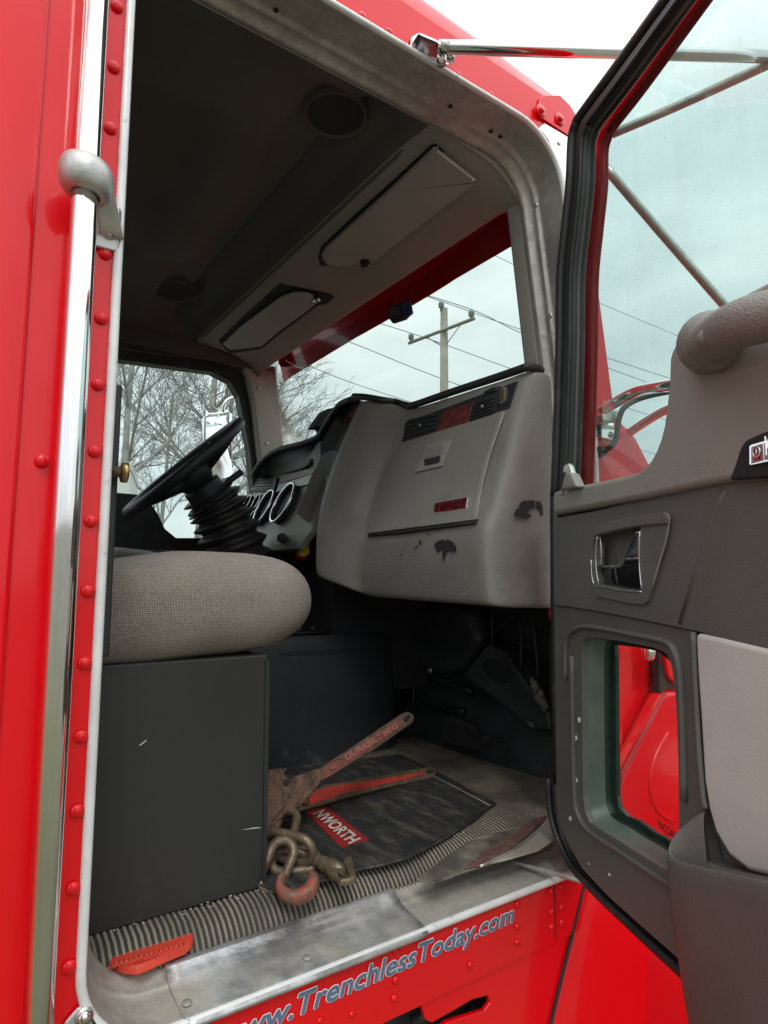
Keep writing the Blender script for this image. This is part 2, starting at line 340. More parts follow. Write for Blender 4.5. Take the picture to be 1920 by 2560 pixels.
def crv(pts, n=8, closed=False):
    """Catmull-Rom through the points"""
    P = [Vector(p) for p in pts]; m = len(P); out = []
    for i in range(m if closed else m-1):
        p0 = P[(i-1) % m] if (closed or i) else P[0]*2-P[1]; p1 = P[i]; p2 = P[(i+1) % m]
        p3 = P[(i+2) % m] if (closed or i+2 < m) else P[-1]*2-P[-2]
        for k in range(n):
            t = k/n
            out.append(.5*((2*p1)+(p2-p0)*t+(2*p0-5*p1+4*p2-p3)*t*t+(3*p1-p0-3*p2+p3)*t**3))
    if not closed: out.append(P[-1])
    return out
def grid_geo(rows, cu=False, cv=False):
    V = [p for r in rows for p in r]; n = len(rows[0]); m = len(rows); F = []
    for i in range(m if cv else m-1):
        for j in range(n if cu else n-1):
            F.append([i*n+j, i*n+(j+1) % n, ((i+1) % m)*n+(j+1) % n, ((i+1) % m)*n+j])
    return V, F
def grid(name, rows, material, parent=None, cu=False, cv=False, **k):
    V, F = grid_geo(rows, cu, cv); k.setdefault('smooth', True)
    return mk(name, V, F, material, parent, **k)
def fillet(poly, rad, seg=8):
    """2-D polygon with rounded corners"""
    out = []; n = len(poly)
    for i in range(n):
        p = Vector(poly[i]); a = Vector(poly[i-1]); b = Vector(poly[(i+1) % n]); r = rad[i] if isinstance(rad, (list, tuple)) else rad
        if r <= 0: out.append(p); continue
        da = (a-p).normalized(); db = (b-p).normalized(); ang = da.angle(db); dist = r/math.tan(ang/2)
        dist = min(dist, (a-p).length*.49, (b-p).length*.49); rr = dist*math.tan(ang/2)
        c = p + (da+db).normalized()*(rr/math.sin(ang/2))
        s = p+da*dist-c; e = p+db*dist-c; tot = s.angle(e)
        for k in range(seg+1):
            t = k/seg; out.append(c + (s*math.sin((1-t)*tot)+e*math.sin(t*tot))/math.sin(tot))
    return out
def ray_poly(c, d, poly):
    best = None
    for a, b in zip(poly, poly[1:]+poly[:1]):
        e = b-a; den = d.x*e.y-d.y*e.x
        if abs(den) < 1e-12: continue
        q = a-c; t = (q.x*e.y-q.y*e.x)/den; s = (q.x*d.y-q.y*d.x)/den
        if t > 0 and -1e-9 <= s <= 1+1e-9 and (best is None or t > best): best = t
    return c + d*best
def ring2d(outer, inner, extra=48):
    """matching vertex loops of two outlines, sampled at the angles of both"""
    outer = [Vector(p) for p in outer]; inner = [Vector(p) for p in inner]
    c = sum(inner, Vector((0, 0)))/len(inner)
    ang = sorted({round(math.atan2((p-c).y, (p-c).x), 5) for p in outer+inner} | {round(-math.pi+2*math.pi*k/extra, 5) for k in range(extra)})
    dirs = [Vector((math.cos(a), math.sin(a))) for a in ang]
    return [ray_poly(c, d, outer) for d in dirs], [ray_poly(c, d, inner) for d in dirs]
def ring(name, outer, inner, to3, vec, material, parent=None, **k):
    """a plate with a hole; to3 maps plane coordinates to space, vec is its thickness"""
    A, B = ring2d(outer, inner); vec = Vector(vec); n = len(A)
    V = [to3(p) for p in A]+[to3(p) for p in B]; V += [v+vec for v in V]; F = []
    for i in range(n):
        j = (i+1) % n
        F += [[i, j, n+j, n+i], [2*n+i, 3*n+i, 3*n+j, 2*n+j], [i, 2*n+i, 2*n+j, j], [n+i, n+j, 3*n+j, 3*n+i]]
    return mk(name, V, F, material, parent, **k)
def empty(name, loc, label=None, cat=None, group=None):
    o = bpy.data.objects.new(name, None); o.location = loc; col.objects.link(o); tag(o, label, cat, group); return o
def tag(o, label=None, cat=None, group=None, kind=None):
    if label: o['label'] = label
    if cat: o['category'] = cat
    if group: o['group'] = group
    if kind: o['kind'] = kind
    return o
def lathe_mesh(name, prof, n=16):
    V = []; F = []
    for r, z in prof:
        for k in range(n): V.append((r*math.cos(2*math.pi*k/n), r*math.sin(2*math.pi*k/n), z))
    for i in range(len(prof)-1):
        for k in range(n): F.append([i*n+k, i*n+(k+1) % n, (i+1)*n+(k+1) % n, (i+1)*n+k])
    F.append([k for k in range(n-1, -1, -1)]); F.append([(len(prof)-1)*n+k for k in range(n)])
    me = bpy.data.meshes.new(name); me.from_pydata(V, [], F); me.polygons.foreach_set('use_smooth', [True]*len(F)); return me
def place(name, me, material, loc, normal, parent, scale=1.0, spin=0.0):
    if not me.materials: me.materials.append(material)
    o = bpy.data.objects.new(name, me); link(o, parent)
    q = Vector(normal).to_track_quat('Z', 'Y'); mt = q.to_matrix().to_4x4() @ Matrix.Rotation(spin, 4, 'Z') @ Matrix.Scale(scale, 4)
    mt.translation = Vector(loc) - (parent.location if parent else Vector()); o.matrix_local = mt
    return o
def text_mesh(name, s, origin, xdir, ydir, width, height, material, parent, shear=0.0, bold=0.0, depth=.0004, scale=None, ref=None):
    """lettering of given width and height, lying in the plane of xdir and ydir"""
    cu = bpy.data.curves.new(name, 'FONT'); cu.body = s; cu.offset = bold; cu.extrude = 0; cu.shear = shear; cu.resolution_u = 3
    o = bpy.data.objects.new(name, cu); col.objects.link(o)
    dg = bpy.context.evaluated_depsgraph_get(); dg.update()
    me = bpy.data.meshes.new_from_object(o.evaluated_get(dg)); bpy.data.objects.remove(o)
    xs = [v.co.x for v in me.vertices]; x0, x1 = min(xs), max(xs)
    if ref: x0, x1 = ref
    sx = width/(x1-x0); sy = height/.70
    xdir = Vector(xdir).normalized(); ydir = Vector(ydir).normalized(); nn = xdir.cross(ydir)
    bm = bmesh.new(); bm.from_mesh(me); bm.verts.ensure_lookup_table(); seen = {}; isl = 0
    for v0 in bm.verts:
        if v0.index in seen: continue
        st_ = [v0]; seen[v0.index] = isl
        while st_:
            q = st_.pop()
            for e_ in q.link_edges:
                o2 = e_.other_vert(q)
                if o2.index not in seen: seen[o2.index] = isl; st_.append(o2)
        isl += 1
    bm.free()
    cxs = {}
    for k_, i_ in seen.items(): cxs[i_] = min(cxs.get(i_, 1e9), me.vertices[k_].co.x)
    rank = {i_: r_ for r_, i_ in enumerate(sorted(cxs, key=cxs.get))}
    seen = {k_: rank[i_] for k_, i_ in seen.items()}
    for v in me.vertices:
        c = v.co.copy(); v.co = Vector(origin) + xdir*((c.x-x0)*sx) + ydir*(c.y*sy) + nn*(depth+.000015*(seen[v.index] % 3))
    me.materials.append(material)
    ob = bpy.data.objects.new(name, me); link(ob, parent)
    return ob, (x0, x1)

# ==================================================================== GROUND
GZ = -1.35
box_g = mk('ground', [(-600, -600, GZ), (900, -600, GZ), (900, 900, GZ), (-600, 900, GZ)], [[0, 1, 2, 3]], M['ground'])
tag(box_g, kind='structure')

# ==================================================================== TRUCK
truck = empty('truck', (0, 0, 0), 'red semi truck cab with its passenger door swung open beside the steps', 'truck')

# ---- door aperture frame, swept round the opening
path2 = fillet([(.175, -.12), (1.205, -.12), (1.215, .85), (1.125, 1.30), (1.135, 1.36), (1.12, 1.490), (.175, 1.490)],
               [.10, .10, .3, .1, 0, .13, .09], 8)
# keep front post leaning as in the photograph
path2 = fillet([(.175, -.12), (1.205, -.12), (1.215, .80), (1.118, 1.490), (.175, 1.490)], [.105, .12, .4, .15, .09], 10)
def offset_loop(pts, d):
    n = len(pts); out = []
    for i in range(n):
        a = (pts[i]-pts[i-1]); b = (pts[(i+1) % n]-pts[i])
        na = Vector((-a.y, a.x)).normalized() if a.length > 1e-9 else Vector((0, 0)); nb = Vector((-b.y, b.x)).normalized() if b.length > 1e-9 else na
        nn = (na+nb).normalized(); out.append(pts[i]+nn*d/max(.5, nn.dot(nb)))
    return out
def sweep_frame(name, prof, material, **k):
    rows = []
    for s, y in prof:
        rows.append([Vector((p.x, y, p.y)) for p in offset_loop(path2, s)])
    return grid(name, rows, material, truck, cu=True, **k)
sweep_frame('door_frame_lip', [(-.003, .004), (-.003, -.007), (.000, -.0095), (.006, -.0095), (.0085, -.006), (.0088, .004)], M['lip'])
fr = sweep_frame('door_frame', [(.0086, -.002), (.010, .010), (.014, .055), (.016, .064), (.0185, .066), (.019, .072), (.021, .086), (.027, .091), (.030, .096), (.030, .104), (.024, .108), (-.01, .11)], M['alu_dark'])
tag(fr, 'worn aluminium door frame with screw holes along its top')

# screws and holes of the frame
hexm = lathe_mesh('hex_bolt', [(.0095, 0), (.0095, .001), (.0078, .0012), (.0078, .005), (.006, .0062)], 6)
screwm = lathe_mesh('screw_head', [(.0062, 0), (.0062, .0012), (.0045, .0028), (.0015, .0032), (.001, .0024)], 14)
holem = lathe_mesh('hole', [(.0052, 0), (.0050, .0008), (.0030, .0008)], 14)
for (x, y) in [(690, 25), (1126, 266), (1227, 329), (1251, 342)]:
    p = aZ(x, y, 1.4745); place('screw_hole', holem, M['patch'], p, (0, 0, -1), truck)
for (x, y) in [(1340, 514), (1376, 790)]:
    p = aY(x, y, .035); place('frame_screw', screwm, M['alu'], p, (-.98, 0, -.1), truck)

# ---- outer skin round the door: flat side from roof rail to sill
outer = [Vector(p) for p in [(-.35, -.60), (1.02, -.60), (1.17, -.13), (1.26, .10), (1.31, .75), (1.26, 1.10), (1.20, 1.47), (1.16, 1.60), (-.35, 1.60)]]
outer = [Vector(p) for p in [(.075, -.232), (1.145, -.232), (1.185, -.13), (1.27, .10), (1.31, .75), (1.26, 1.10), (1.205, 1.47), (1.165, 1.575), (.075, 1.60)]]
inner = offset_loop(path2, -.002)
sk = ring('side_panel', outer, inner, lambda p: Vector((p.x, 0, p.y)), (0, .012, 0), M['red'], truck)
# rear side skin, lapped over the front one beside the grab bar
grid('rear_side_panel', [[Vector((x, y, z)) for z in (-2.0*0-.9, -.2, .4, 1.0, 1.62)] for x, y in
     [(-2.2, -.004), (-.60, -.004), (-.20, -.006), (.02, -.006), (.070, -.006), (.0755, -.0035), (.076, .004)]], M['red'], truck)
# seam with rounded fold further back
# lower rivet strip seam and step panel
def S(px, py, y=-.0): return aY(px, py, y)
box('seam_strip', (1.035-.0006, -.0012, -.228), (1.036+.0006, .001, -.125), M['patch'], truck)
step = [(1052, 2508), (1240, 2420), (1423, 2337), (1458, 2250), (1385, 2620), (1300, 2760), (1085, 2760), (1090, 2580), (1118, 2556), (1212, 2527), (1226, 2507), (1220, 2489), (1180, 2500), (1130, 2530), (1080, 2558), (1064, 2550)]
sp = slab('step_panel', lY(step, .004), (0, .010, 0), M['red'], truck, bevel=.002)
# dark chassis seen through the gap
box('chassis_box', (-.3, .10, -1.0), (1.6, 1.6, -.26), M['dark'], truck)
for (a, b, r) in [((1030, 2560), (1140, 2480), .012), ((1090, 2600), (1180, 2520), .008)]:
    tube('brake_hose', [aY(*a, .06), aY((a[0]+b[0])/2+10, (a[1]+b[1])/2, .045), aY(*b, .07)], r, M['rubber'], truck)
# rivets
rivm = lathe_mesh('rivet', [(.0094, 0), (.0090, .0022), (.0068, .0045), (.0035, .0056), (.0008, .0059)], 14)
for d in [(253, 13), (246, 144), (239, 276), (228, 547), (219, 687), (212, 830), (205, 975), (197, 1126), (190, 1277), (183, 1433), (175, 1591), (167, 1752), (159, 1919), (150, 2089), (92, 995)]:
    place('rivet', rivm, M['red'], aY(*D(*d), -.002 if d[0] != 92 else -.0065), (0, -1, 0), truck, .92)
for (x, y) in [(722, 912), (722, 1002), (722, 1068), (765, 895), (765, 982), (765, 1050), (575, 970), (575, 1065), (575, 1133), (372, 1230), (50, 1295), (45, 1375), (50, 1170)]:
    place('rivet', rivm, M['red'], aY(960+x*.5786, 1700+y*.5786, -.0005), (0, -1, 0), truck, .72)
for (x, y) in [(905, 40), (972, 80), (1148, 190), (1227, 238)]:
    place('rivet', rivm, M['red'], aY(x, y, -.0005), (0, -1, 0), truck, .9)
for (x, y) in [(800, 2556), (880, 2540)]:
    place('rivet', rivm, M['red'], aY(x, y-4, -.0005), (0, -1, 0), truck, .6)

# ---- roof: side rolls over into the top
rows = []
for x, zt in [(-1.2, 1.76), (.2, 1.76), (.6, 1.745), (.95, 1.705), (1.12, 1.675), (1.19, 1.64)]:
    zb = 1.575+.021*(1.2-x) if x > .07 else 1.60
    r = []
    for a in range(0, 91, 15):
        t = math.radians(a); r.append(Vector((x, .17-.17*math.cos(t), zb + (zt-zb)*math.sin(t))))
    for y in (.5, .85, 1.2): r.append(Vector((x, y, zt+.03)))
    for a in range(90, -1, -15):
        t = math.radians(a); r.append(Vector((x, 1.53+.17*math.cos(t)+.02, zb + (zt-zb)*math.sin(t))))
    rows.append(r)
grid('roof', rows, M['red'], truck)
# front of the roof and header outside
rows2 = [[Vector((1.19, y, z)) for y, z in [(.0, 1.56), (.1, 1.62), (.85, 1.66), (1.6, 1.62), (1.72, 1.56)]],
         [Vector((1.235, y, z)) for y, z in [(.02, 1.46), (.1, 1.47), (.85, 1.48), (1.6, 1.47), (1.70, 1.46)]],
         [Vector((1.245, y, z)) for y, z in [(.04, 1.38), (.1, 1.385), (.85, 1.39), (1.6, 1.385), (1.68, 1.38)]]]
grid('roof_front', rows2, M['red'], truck)
box('rear_wall', (-.5, .02, -.05), (-.45, 1.7, 1.7), M['headliner'], truck)

# external sun visor: a red blade outside the windscreen
vis_top = [(1420, 470), (1296, 502), (983, 740), (900, 794), (718, 886), (700, 895)]
vis_bot = [(1440, 480), (1306, 582), (1074, 739), (900, 839), (762, 908), (700, 919)]
def XV(t): return 1.36
rowa, rowb, rowc = [], [], []
lowe = crv([aX(x, y, X) for x, y, X in [(1440, 490, 1.30), (1306, 582, 1.33), (1180, 670, 1.345), (1074, 739, 1.35), (900, 839, 1.34), (800, 890, 1.32), (762, 908, 1.30), (734, 917, 1.27), (704, 917, 1.22), (696, 908, 1.19)]], 3)
for p in lowe:
    rowa.append(Vector((1.19, p.y, 1.55))); rowb.append(Vector((1.19+(p.x-1.19)*.9, p.y, 1.53))); rowc.append(p+Vector((.003, 0, .03)))
print('visor z', [round(p.z, 3) for p in lowe[::3]], [round(p.y, 2) for p in lowe[::3]])
grid('outside_visor', [rowa, rowb, rowc, lowe], M['red_old'], truck, solid=.004)
# visor end bracket with two bolts, and bright pillar joint plate
vb = [(1347, 262), (1350, 245), (1362, 238), (1400, 238), (1425, 262), (1448, 300), (1442, 352), (1375, 308), (1352, 292)]
slab('visor_bracket', lY(vb, -.006), (0, .005, 0), M['red'], truck, bevel=.0012)
for (x, y) in [(1352, 277), (1399, 298)]:
    p = aY(x, y, -.007); o = place('bracket_washer', lathe_mesh('washer', [(.017, 0), (.017, .0015), (.009, .002)], 18), M['red'], p, (0, -1, 0), truck, .9)
    place('bracket_bolt', hexm, M['red'], aY(x, y, -.0085), (0, -1, 0), truck, .9).data.materials.clear() if False else None
    tube('bracket_bolt', [aY(x, y, -.0085), aY(x, y, -.0085)+Vector((0, -.007, 0))], .0078, M['red'], truck, n=6)
pp = [(1348, 318), (1362, 308), (1425, 345), (1440, 420), (1418, 470), (1404, 468), (1392, 400), (1372, 350)]
slab('pillar_joint_plate', lY(pp, -.0035), (0, .003, 0), M['chrome'], truck, bevel=.001)
for (x, y) in [(1351, 326), (1397, 357), (1405, 440), (1407, 458)]:
    place('joint_rivet', lathe_mesh('button', [(.0085, 0), (.008, .002), (.005, .004), (.001, .0045)], 14), M['chrome'], aY(x, y, -.0036), (0, -1, 0), truck, .8)

# ---- grab bar
GX = .125
tube('grab_bar', [Vector((GX-.001, -.056, 1.75)), Vector((GX, -.055, .6)), Vector((GX+.002, -.055, -.5))], .0158, M['chrome'], truck, n=40)
def grab_bracket(zc, bx):
    """cast socket round the bar with a strap running to a bolted foot on the skin"""
    prof = [(.0175, -.0235), (.024, -.024), (.030, -.017), (.0335, -.004), (.033, .008), (.0285, .018), (.021, .0235), (.0172, .024)]
    rws = []
    tilt = .22
    for r, z in prof:
        rws.append([Vector((GX+r*math.cos(a), -.055+r*math.sin(a), zc+z+tilt*0.5*r*(-math.cos(a)) - .25*r*math.sin(a)*0)) for a in [2*math.pi*k/28 for k in range(28)]])
    o = grid('grab_bar_bracket', rws, M['cast'], truck, cu=True)
    foot = bx
    pts = [Vector((GX+.022, -.050, zc+.004)), Vector((GX+.030, -.036, zc-.015)), Vector((foot.x+.004, -.014, zc-.045)), Vector((foot.x, -.008, foot.z+.02)), Vector((foot.x, -.007, foot.z-.016))]
    rows = []
    for i, p in enumerate(crv(pts, 5)):
        wdt = .010 + .005*min(1, i/10); rows.append([p+Vector((-wdt*1.1, -.002, 0)), p+Vector((wdt, -.002, 0)), p+Vector((wdt, .004, 0)), p+Vector((-wdt*1.1, .004, 0))])
    V, F = grid_geo(rows, cu=True); F += [[3, 2, 1, 0], [len(V)-4, len(V)-3, len(V)-2, len(V)-1]]
    mk('bracket_strap', V, F, M['cast'], o, bevel=.0015)
    pad = fillet([(foot.x-.026, foot.z-.024), (foot.x+.017, foot.z-.024), (foot.x+.017, foot.z+.040), (foot.x+.002, foot.z+.048), (foot.x-.026, foot.z+.02)], .012, 5)
    slab('bracket_foot', [Vector((p.x, -.003, p.y)) for p in pad], (0, -.0065, 0), M['cast'], o, bevel=.002)
    q = Vector((foot.x, -.0095, foot.z)); tube('bolt_washer', [q, q+Vector((0, -.0015, 0))], .0105, M['alu'], o, n=20)
    tube('bracket_bolt', [q+Vector((0, -.0015, 0)), q+Vector((0, -.0075, 0))], .0082, M['chrome'], o, n=6)
    return o
grab_bracket(aY(212, 444, -.055).z, aY(271, 584, -.006))
lf = aY(209, 2536, -.006)
pad = lY([(152, 2600), (160, 2552), (195, 2512), (222, 2510), (245, 2548), (275, 2600), (270, 2680), (150, 2680)], -.003)
o = slab('grab_bar_bracket', pad, (0, -.0065, 0), M['cast'], truck, bevel=.003)
tube('bolt_washer', [lf+Vector((0, -.004, 0)), lf+Vector((0, -.0055, 0))], .0105, M['alu'], o, n=20)
tube('bracket_bolt', [lf+Vector((0, -.0055, 0)), lf+Vector((0, -.0115, 0))], .0082, M['chrome'], o, n=6)

# ---- sill
def sillprof(x0, x1, prof, name, material, nx=24, **k):
    rows = [[Vector((x0+(x1-x0)*i/nx, y, z)) for i in range(nx+1)] for y, z in prof]
    return grid(name, rows, material, truck, **k)
x0 = aY(410, 2437, .086).x; x1 = aY(984, 2232, .086).x
print('sill', x0, x1)
sp = sillprof(x0, x1, [(-.0112, -.1225), (-.0140, -.1215), (-.0130, -.1165), (-.006, -.1120), (.004, -.1095), (.048, -.1030), (.064, -.0995), (.070, -.0940), (.077, -.0920), (.081, -.0870), (.088, -.0845), (.0945, -.0860), (.102, -.0970)], 'sill_plate', M['sill'], solid=.0012)
tag(sp, 'shiny worn aluminium tread plate screwed over the rear half of the sill')
sscr = lathe_mesh('flat_screw', [(.0068, 0), (.0066, .0008), (.002, .0007)], 14)
for (x, y) in [(443, 2477), (467, 2507), (738, 2369), (768, 2394)]:
    place('sill_screw', sscr, M['alu_dark'], aZ(x, y, -.1045), (0, -.1, 1), truck)
for (x, y) in [(1009, 2302), (1109, 2240)]:
    place('sill_screw', sscr, M['alu_dark'], aZ(x, y, -.1075), (0, -.1, 1), truck)
# red reflector strip and corner gusset at the front of the sill
rf = [(1160, 2172), (1245, 2110), (1345, 2042), (1372, 2030), (1362, 2052), (1300, 2105), (1225, 2160), (1195, 2168)]
gs = [(1190, 2170), (1250, 2145), (1310, 2110), (1352, 2070), (1372, 2045), (1398, 1990), (1404, 2060), (1390, 2100), (1345, 2130), (1270, 2152)]
slab('sill_gusset', lZ(gs, -.062), (0, 0, .004), M['sill_dusty'], truck, bevel=.0015)
tube('gusset_bead', crv(lZ([(1200, 2166), (1255, 2140), (1312, 2106), (1355, 2064), (1385, 2020)], -.057), 5), .0028, M['alu'], truck, n=8)
slab('door_reflector', lZ(rf, -.061), (0, 0, .003), M['amber'], truck, bevel=.001)
# check strap rod from sill to door
tube('door_check_strap', [aZ(1272, 2154, -.098), aZ(1300, 2160, -.096), onP(1400, 2188, (0, -.03, 0), (0, 1, 0)), onP(1470, 2208, (0, -.10, 0), (0, 1, 0))], .0042, M['alu_dark'], truck, flat=.6)

# web address on the panel below the sill
o3 = aY(745, 2538, -.0016); e3 = aY(1284, 2303, -.0016); o3.y = e3.y = -.0016
xd = (e3-o3); wd = xd.length; zd = Vector((0, 0, 1))
ob, ref = text_mesh('lettering_measure', 'TrenchlessToday.com', o3, xd, zd, wd, .028, M['decal_white'], truck, .22, .0); bpy.data.objects.remove(ob)
ob, refw = text_mesh('lettering_measure', 'www.TrenchlessToday.com', o3, xd, zd, wd, .028, M['decal_white'], truck, .22, .0); bpy.data.objects.remove(ob)
full = wd*(refw[1]-refw[0])/(ref[1]-ref[0]); st = e3 - xd.normalized()*full
def bold_text(name, body, rad, n_, d0, material):
    parts_ = []
    for k in range(n_):
        a = 2*math.pi*k/n_
        o_, _ = text_mesh(name, body, st+Vector((math.cos(a)*rad, 0, math.sin(a)*rad)), xd, zd, full, .0285, material, truck, .22, 0, d0+.00004*k, ref=refw)
        parts_.append(o_)
    bm = bmesh.new()
    for o_ in parts_: bm.from_mesh(o_.data)
    for o_ in parts_[1:]: bpy.data.objects.remove(o_)
    me = parts_[0].data; bm.to_mesh(me); bm.free()
bold_text('lettering_outline', 'www.TrenchlessToday.com', .0022, 12, .0001, M['decal_white'])
bold_text('lettering', 'www.TrenchlessToday.com', .0010, 8, .0011, M['decal_blue'])

# ---- hood and fender ahead of the cab
def hoodX(x):
    t = (x-1.2)/1.9; return t
hrows = []
for x in [1.26, 1.34, 1.5, 1.75, 2.1, 2.5, 3.0]:
    t = (x-1.26)/1.74; zt = .80 - .10*t; yo = .03+.10*t
    hrows.append([Vector((x-.25, yo-.02*0, -.60)), Vector((x-.19, yo, -.30)), Vector((x-.06, yo, -.05)), Vector((x, yo, .25)), Vector((x, yo+.01, .50)), Vector((x, yo+.035, zt-.10)), Vector((x, yo+.10, zt-.02)), Vector((x, yo+.22, zt+.03)), Vector((x, .85, zt+.07)), Vector((x, 1.7-yo-.2, zt+.03)), Vector((x, 1.7-yo, .5)), Vector((x, 1.7-yo, -.4))])
grid('hood', hrows, M['red'], truck, sub=1)
# cowl between door and hood, and A-pillar outside
cow = [(1.16, -.14), (1.20, .10), (1.235, .75), (1.205, 1.05), (1.165, 1.42), (1.19, 1.45), (1.245, 1.10), (1.285, .90), (1.33, .86), (1.40, .82), (1.47, .74), (1.49, .55), (1.44, .1), (1.30, -.16)]
slab('cowl', [Vector((x, .012, z)) for x, z in cow], (0, .05, 0), M['red'], truck, bevel=.012, bseg=3)
tube('panel_gap', [aY(1463, 2205, -.001), aY(1440, 2300, -.001), aY(1405, 2440, -.001), aY(1375, 2570, -.001), aY(1340, 2700, -.001)], .0032, M['patch'], truck, n=6)
# fender arch flaring out ahead of the door
fr_ = []
for i in range(19):
    a = math.pi*(1.02-i/18*1.04); cx, cz = 2.05, -.62; R = .80
    fr_.append([Vector((cx+R*math.cos(a)*(1.0+.0*s), y, cz+R*1.12*math.sin(a)+dz)) for s, y, dz in [(0, .06, .05), (1, -.05, .045), (2, -.22, .02), (3, -.28, -.02), (4, -.29, -.07)]])
grid('fender', fr_, M['red'], truck, sub=1)
fs = [aY(x, y, .005) for x, y in [(1466, 2209), (1600, 2330), (1800, 2500), (2000, 2700), (1700, 2900), (1300, 2900), (1381, 2560)]]
# lower fender side: broad smooth red panel below the open door
flr = []
for i, (a, b) in enumerate([((1464, 2190), (1340, 2700)), ((1520, 2190), (1400, 2760)), ((1600, 2190), (1520, 2800)), ((1720, 2230), (1700, 2850)), ((1900, 2330), (1900, 2900)), ((2100, 2400), (2150, 2950))]):
    ydep = [.004, -.006, -.02, -.05, -.09, -.14][i]
    flr.append([aY(a[0]+(b[0]-a[0])*t, a[1]+(b[1]-a[1])*t, ydep) for t in (0, .33, .66, 1)])
grid('fender_side', flr, M['red'], truck, sub=1, solid=.004, soloff=0)
# marker light and fender bulge seen through the small door window
PY = -.035
slab('fender_lobe', lY([(1657, 1738), (1672, 1729), (1700, 1727), (1790, 1760), (1800, 2180), (1530, 2180), (1546, 1968), (1560, 1930), (1610, 1830)], PY), (0, .04, 0), M['red'], truck, bevel=.012, bseg=3)
tube('fender_gap', [aY(x, y, PY+.006) for x, y in [(1660, 1733), (1608, 1832), (1556, 1930), (1540, 1975)]], .006, M['red_old'], truck, n=8)
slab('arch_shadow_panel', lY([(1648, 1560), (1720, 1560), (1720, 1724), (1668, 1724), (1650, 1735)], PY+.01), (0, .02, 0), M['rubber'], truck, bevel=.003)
slab('fender_tip', lY([(1664, 1600), (1720, 1600), (1720, 1712), (1690, 1712), (1672, 1690), (1664, 1640)], PY), (0, .02, 0), M['red'], truck, bevel=.004)
tube('fender_crease', crv([aY(x, y, PY+.002) for x, y in [(1672, 1826), (1642, 1880), (1624, 1940), (1626, 1990), (1645, 2030), (1690, 2060)]], 5), [.001]+[.006]*24+[.002], M['red'], truck, n=10)
tube('marker_light', [aY(1620, 1610, PY), aY(1620, 1625, PY), aY(1622, 1646, PY), aY(1624, 1654, PY)], [.010, .017, .013, .004], M['chrome'], truck, n=14)
mk_l = lathe_mesh('marker', [(.03, 0), (.028, .02), (.012, .035)], 14)

# ---- interior shell
FZ = -.055
# ribbed floor covering rolling down at the sill
prof = [(.086, -.112), (.089, -.103), (.094, -.092), (.103, -.0800), (.116, -.0690), (.133, -.0600), (.155, FZ-.0012), (.185, FZ), (.3, FZ), (.45, FZ), (.6, FZ), (.75, FZ), (.88, FZ)]
nx = int((1.40-.185)/PITCH_R*6); V = []; crest = []
for (y, z) in prof:
    for i in range(nx+1):
        x = .185+(1.40-.185)*i/nx; ph = math.cos(2*math.pi*x/PITCH_R); c = .5+.5*max(-1, min(1, ph*1.5))
        zz = z + .0022*c
        if y < .15: yy = y - .0014*c
        else: yy = y
        wob = .0015*math.sin(x*23+y*9)+.001*math.sin(x*61)
        V.append((x, yy, zz+wob*(1 if y > .12 else .4))); crest.append(c)
F = []
for j in range(len(prof)-1):
    for i in range(nx): F.append([j*(nx+1)+i, j*(nx+1)+i+1, (j+1)*(nx+1)+i+1, (j+1)*(nx+1)+i])
me = bpy.data.meshes.new('floor_covering'); me.from_pydata(V, [], F); at = me.attributes.new('crest', 'FLOAT', 'POINT')
at.data.foreach_set('value', crest); me.polygons.foreach_set('use_smooth', [True]*len(F)); me.materials.append(M['rib'])
fo = link(bpy.data.objects.new('floor_covering', me), truck); tag(fo, 'ribbed black rubber floor covering dusted tan')
box('floor_pan', (-.45, .17, -.20), (1.5, 1.7, FZ-.012), M['dark'], truck)
# smooth rubber margin at the front corner by the sill
mg = [(1040, 2203), (1110, 2150), (1200, 2085), (1290, 2022), (1388, 1985), (1402, 2040), (1392, 2085), (1340, 2125), (1270, 2150), (1160, 2185), (1085, 2213)]
slab('floor_margin', lZ(mg, -.066), (0, 0, .004), mat('dusty_rubber_margin', (.075, .068, .057), .8, bump=.6, bscale=60, var=.3, vscale=12, dirt=(.26, .23, .17), dscale=14, dlo=.45, dhi=.7), truck, bevel=.002)
# firewall with recess, ribs, hole
fwrows = []
for y in [.10, .30, .50, .70, .90, 1.1, 1.4, 1.7]:
    fwrows.append([Vector((1.34, y, FZ-.01)), Vector((1.37, y, FZ+.01)), Vector((1.43, y, .10)), Vector((1.47, y, .22)), Vector((1.48, y, .5)), Vector((1.48, y, .75)), Vector((1.40, y, .88))])
grid('firewall', fwrows, M['dark'], truck)
kick = grid('kick_panel', [[Vector((x, y, z)) for x, y in [(1.18, .102), (1.25, .10), (1.34, .11), (1.44, .13), (1.48, .16)]] for z in (-.09, .05, .2, .4, .6, .8)], M['dark'], truck)
# loose carpet edge turned up against the firewall
cp = [(1112, 1795), (1125, 1793), (1180, 1815), (1195, 1838), (1270, 1850), (1285, 1840), (1392, 1872), (1392, 1945), (1300, 1915), (1200, 1880), (1105, 1850)]
slab('carpet_edge', lP(cp, aZ(1250, 1895, -.045), (.93, .37, .25)), (.01, 0, 0), M['rubber'], truck, bevel=.002)
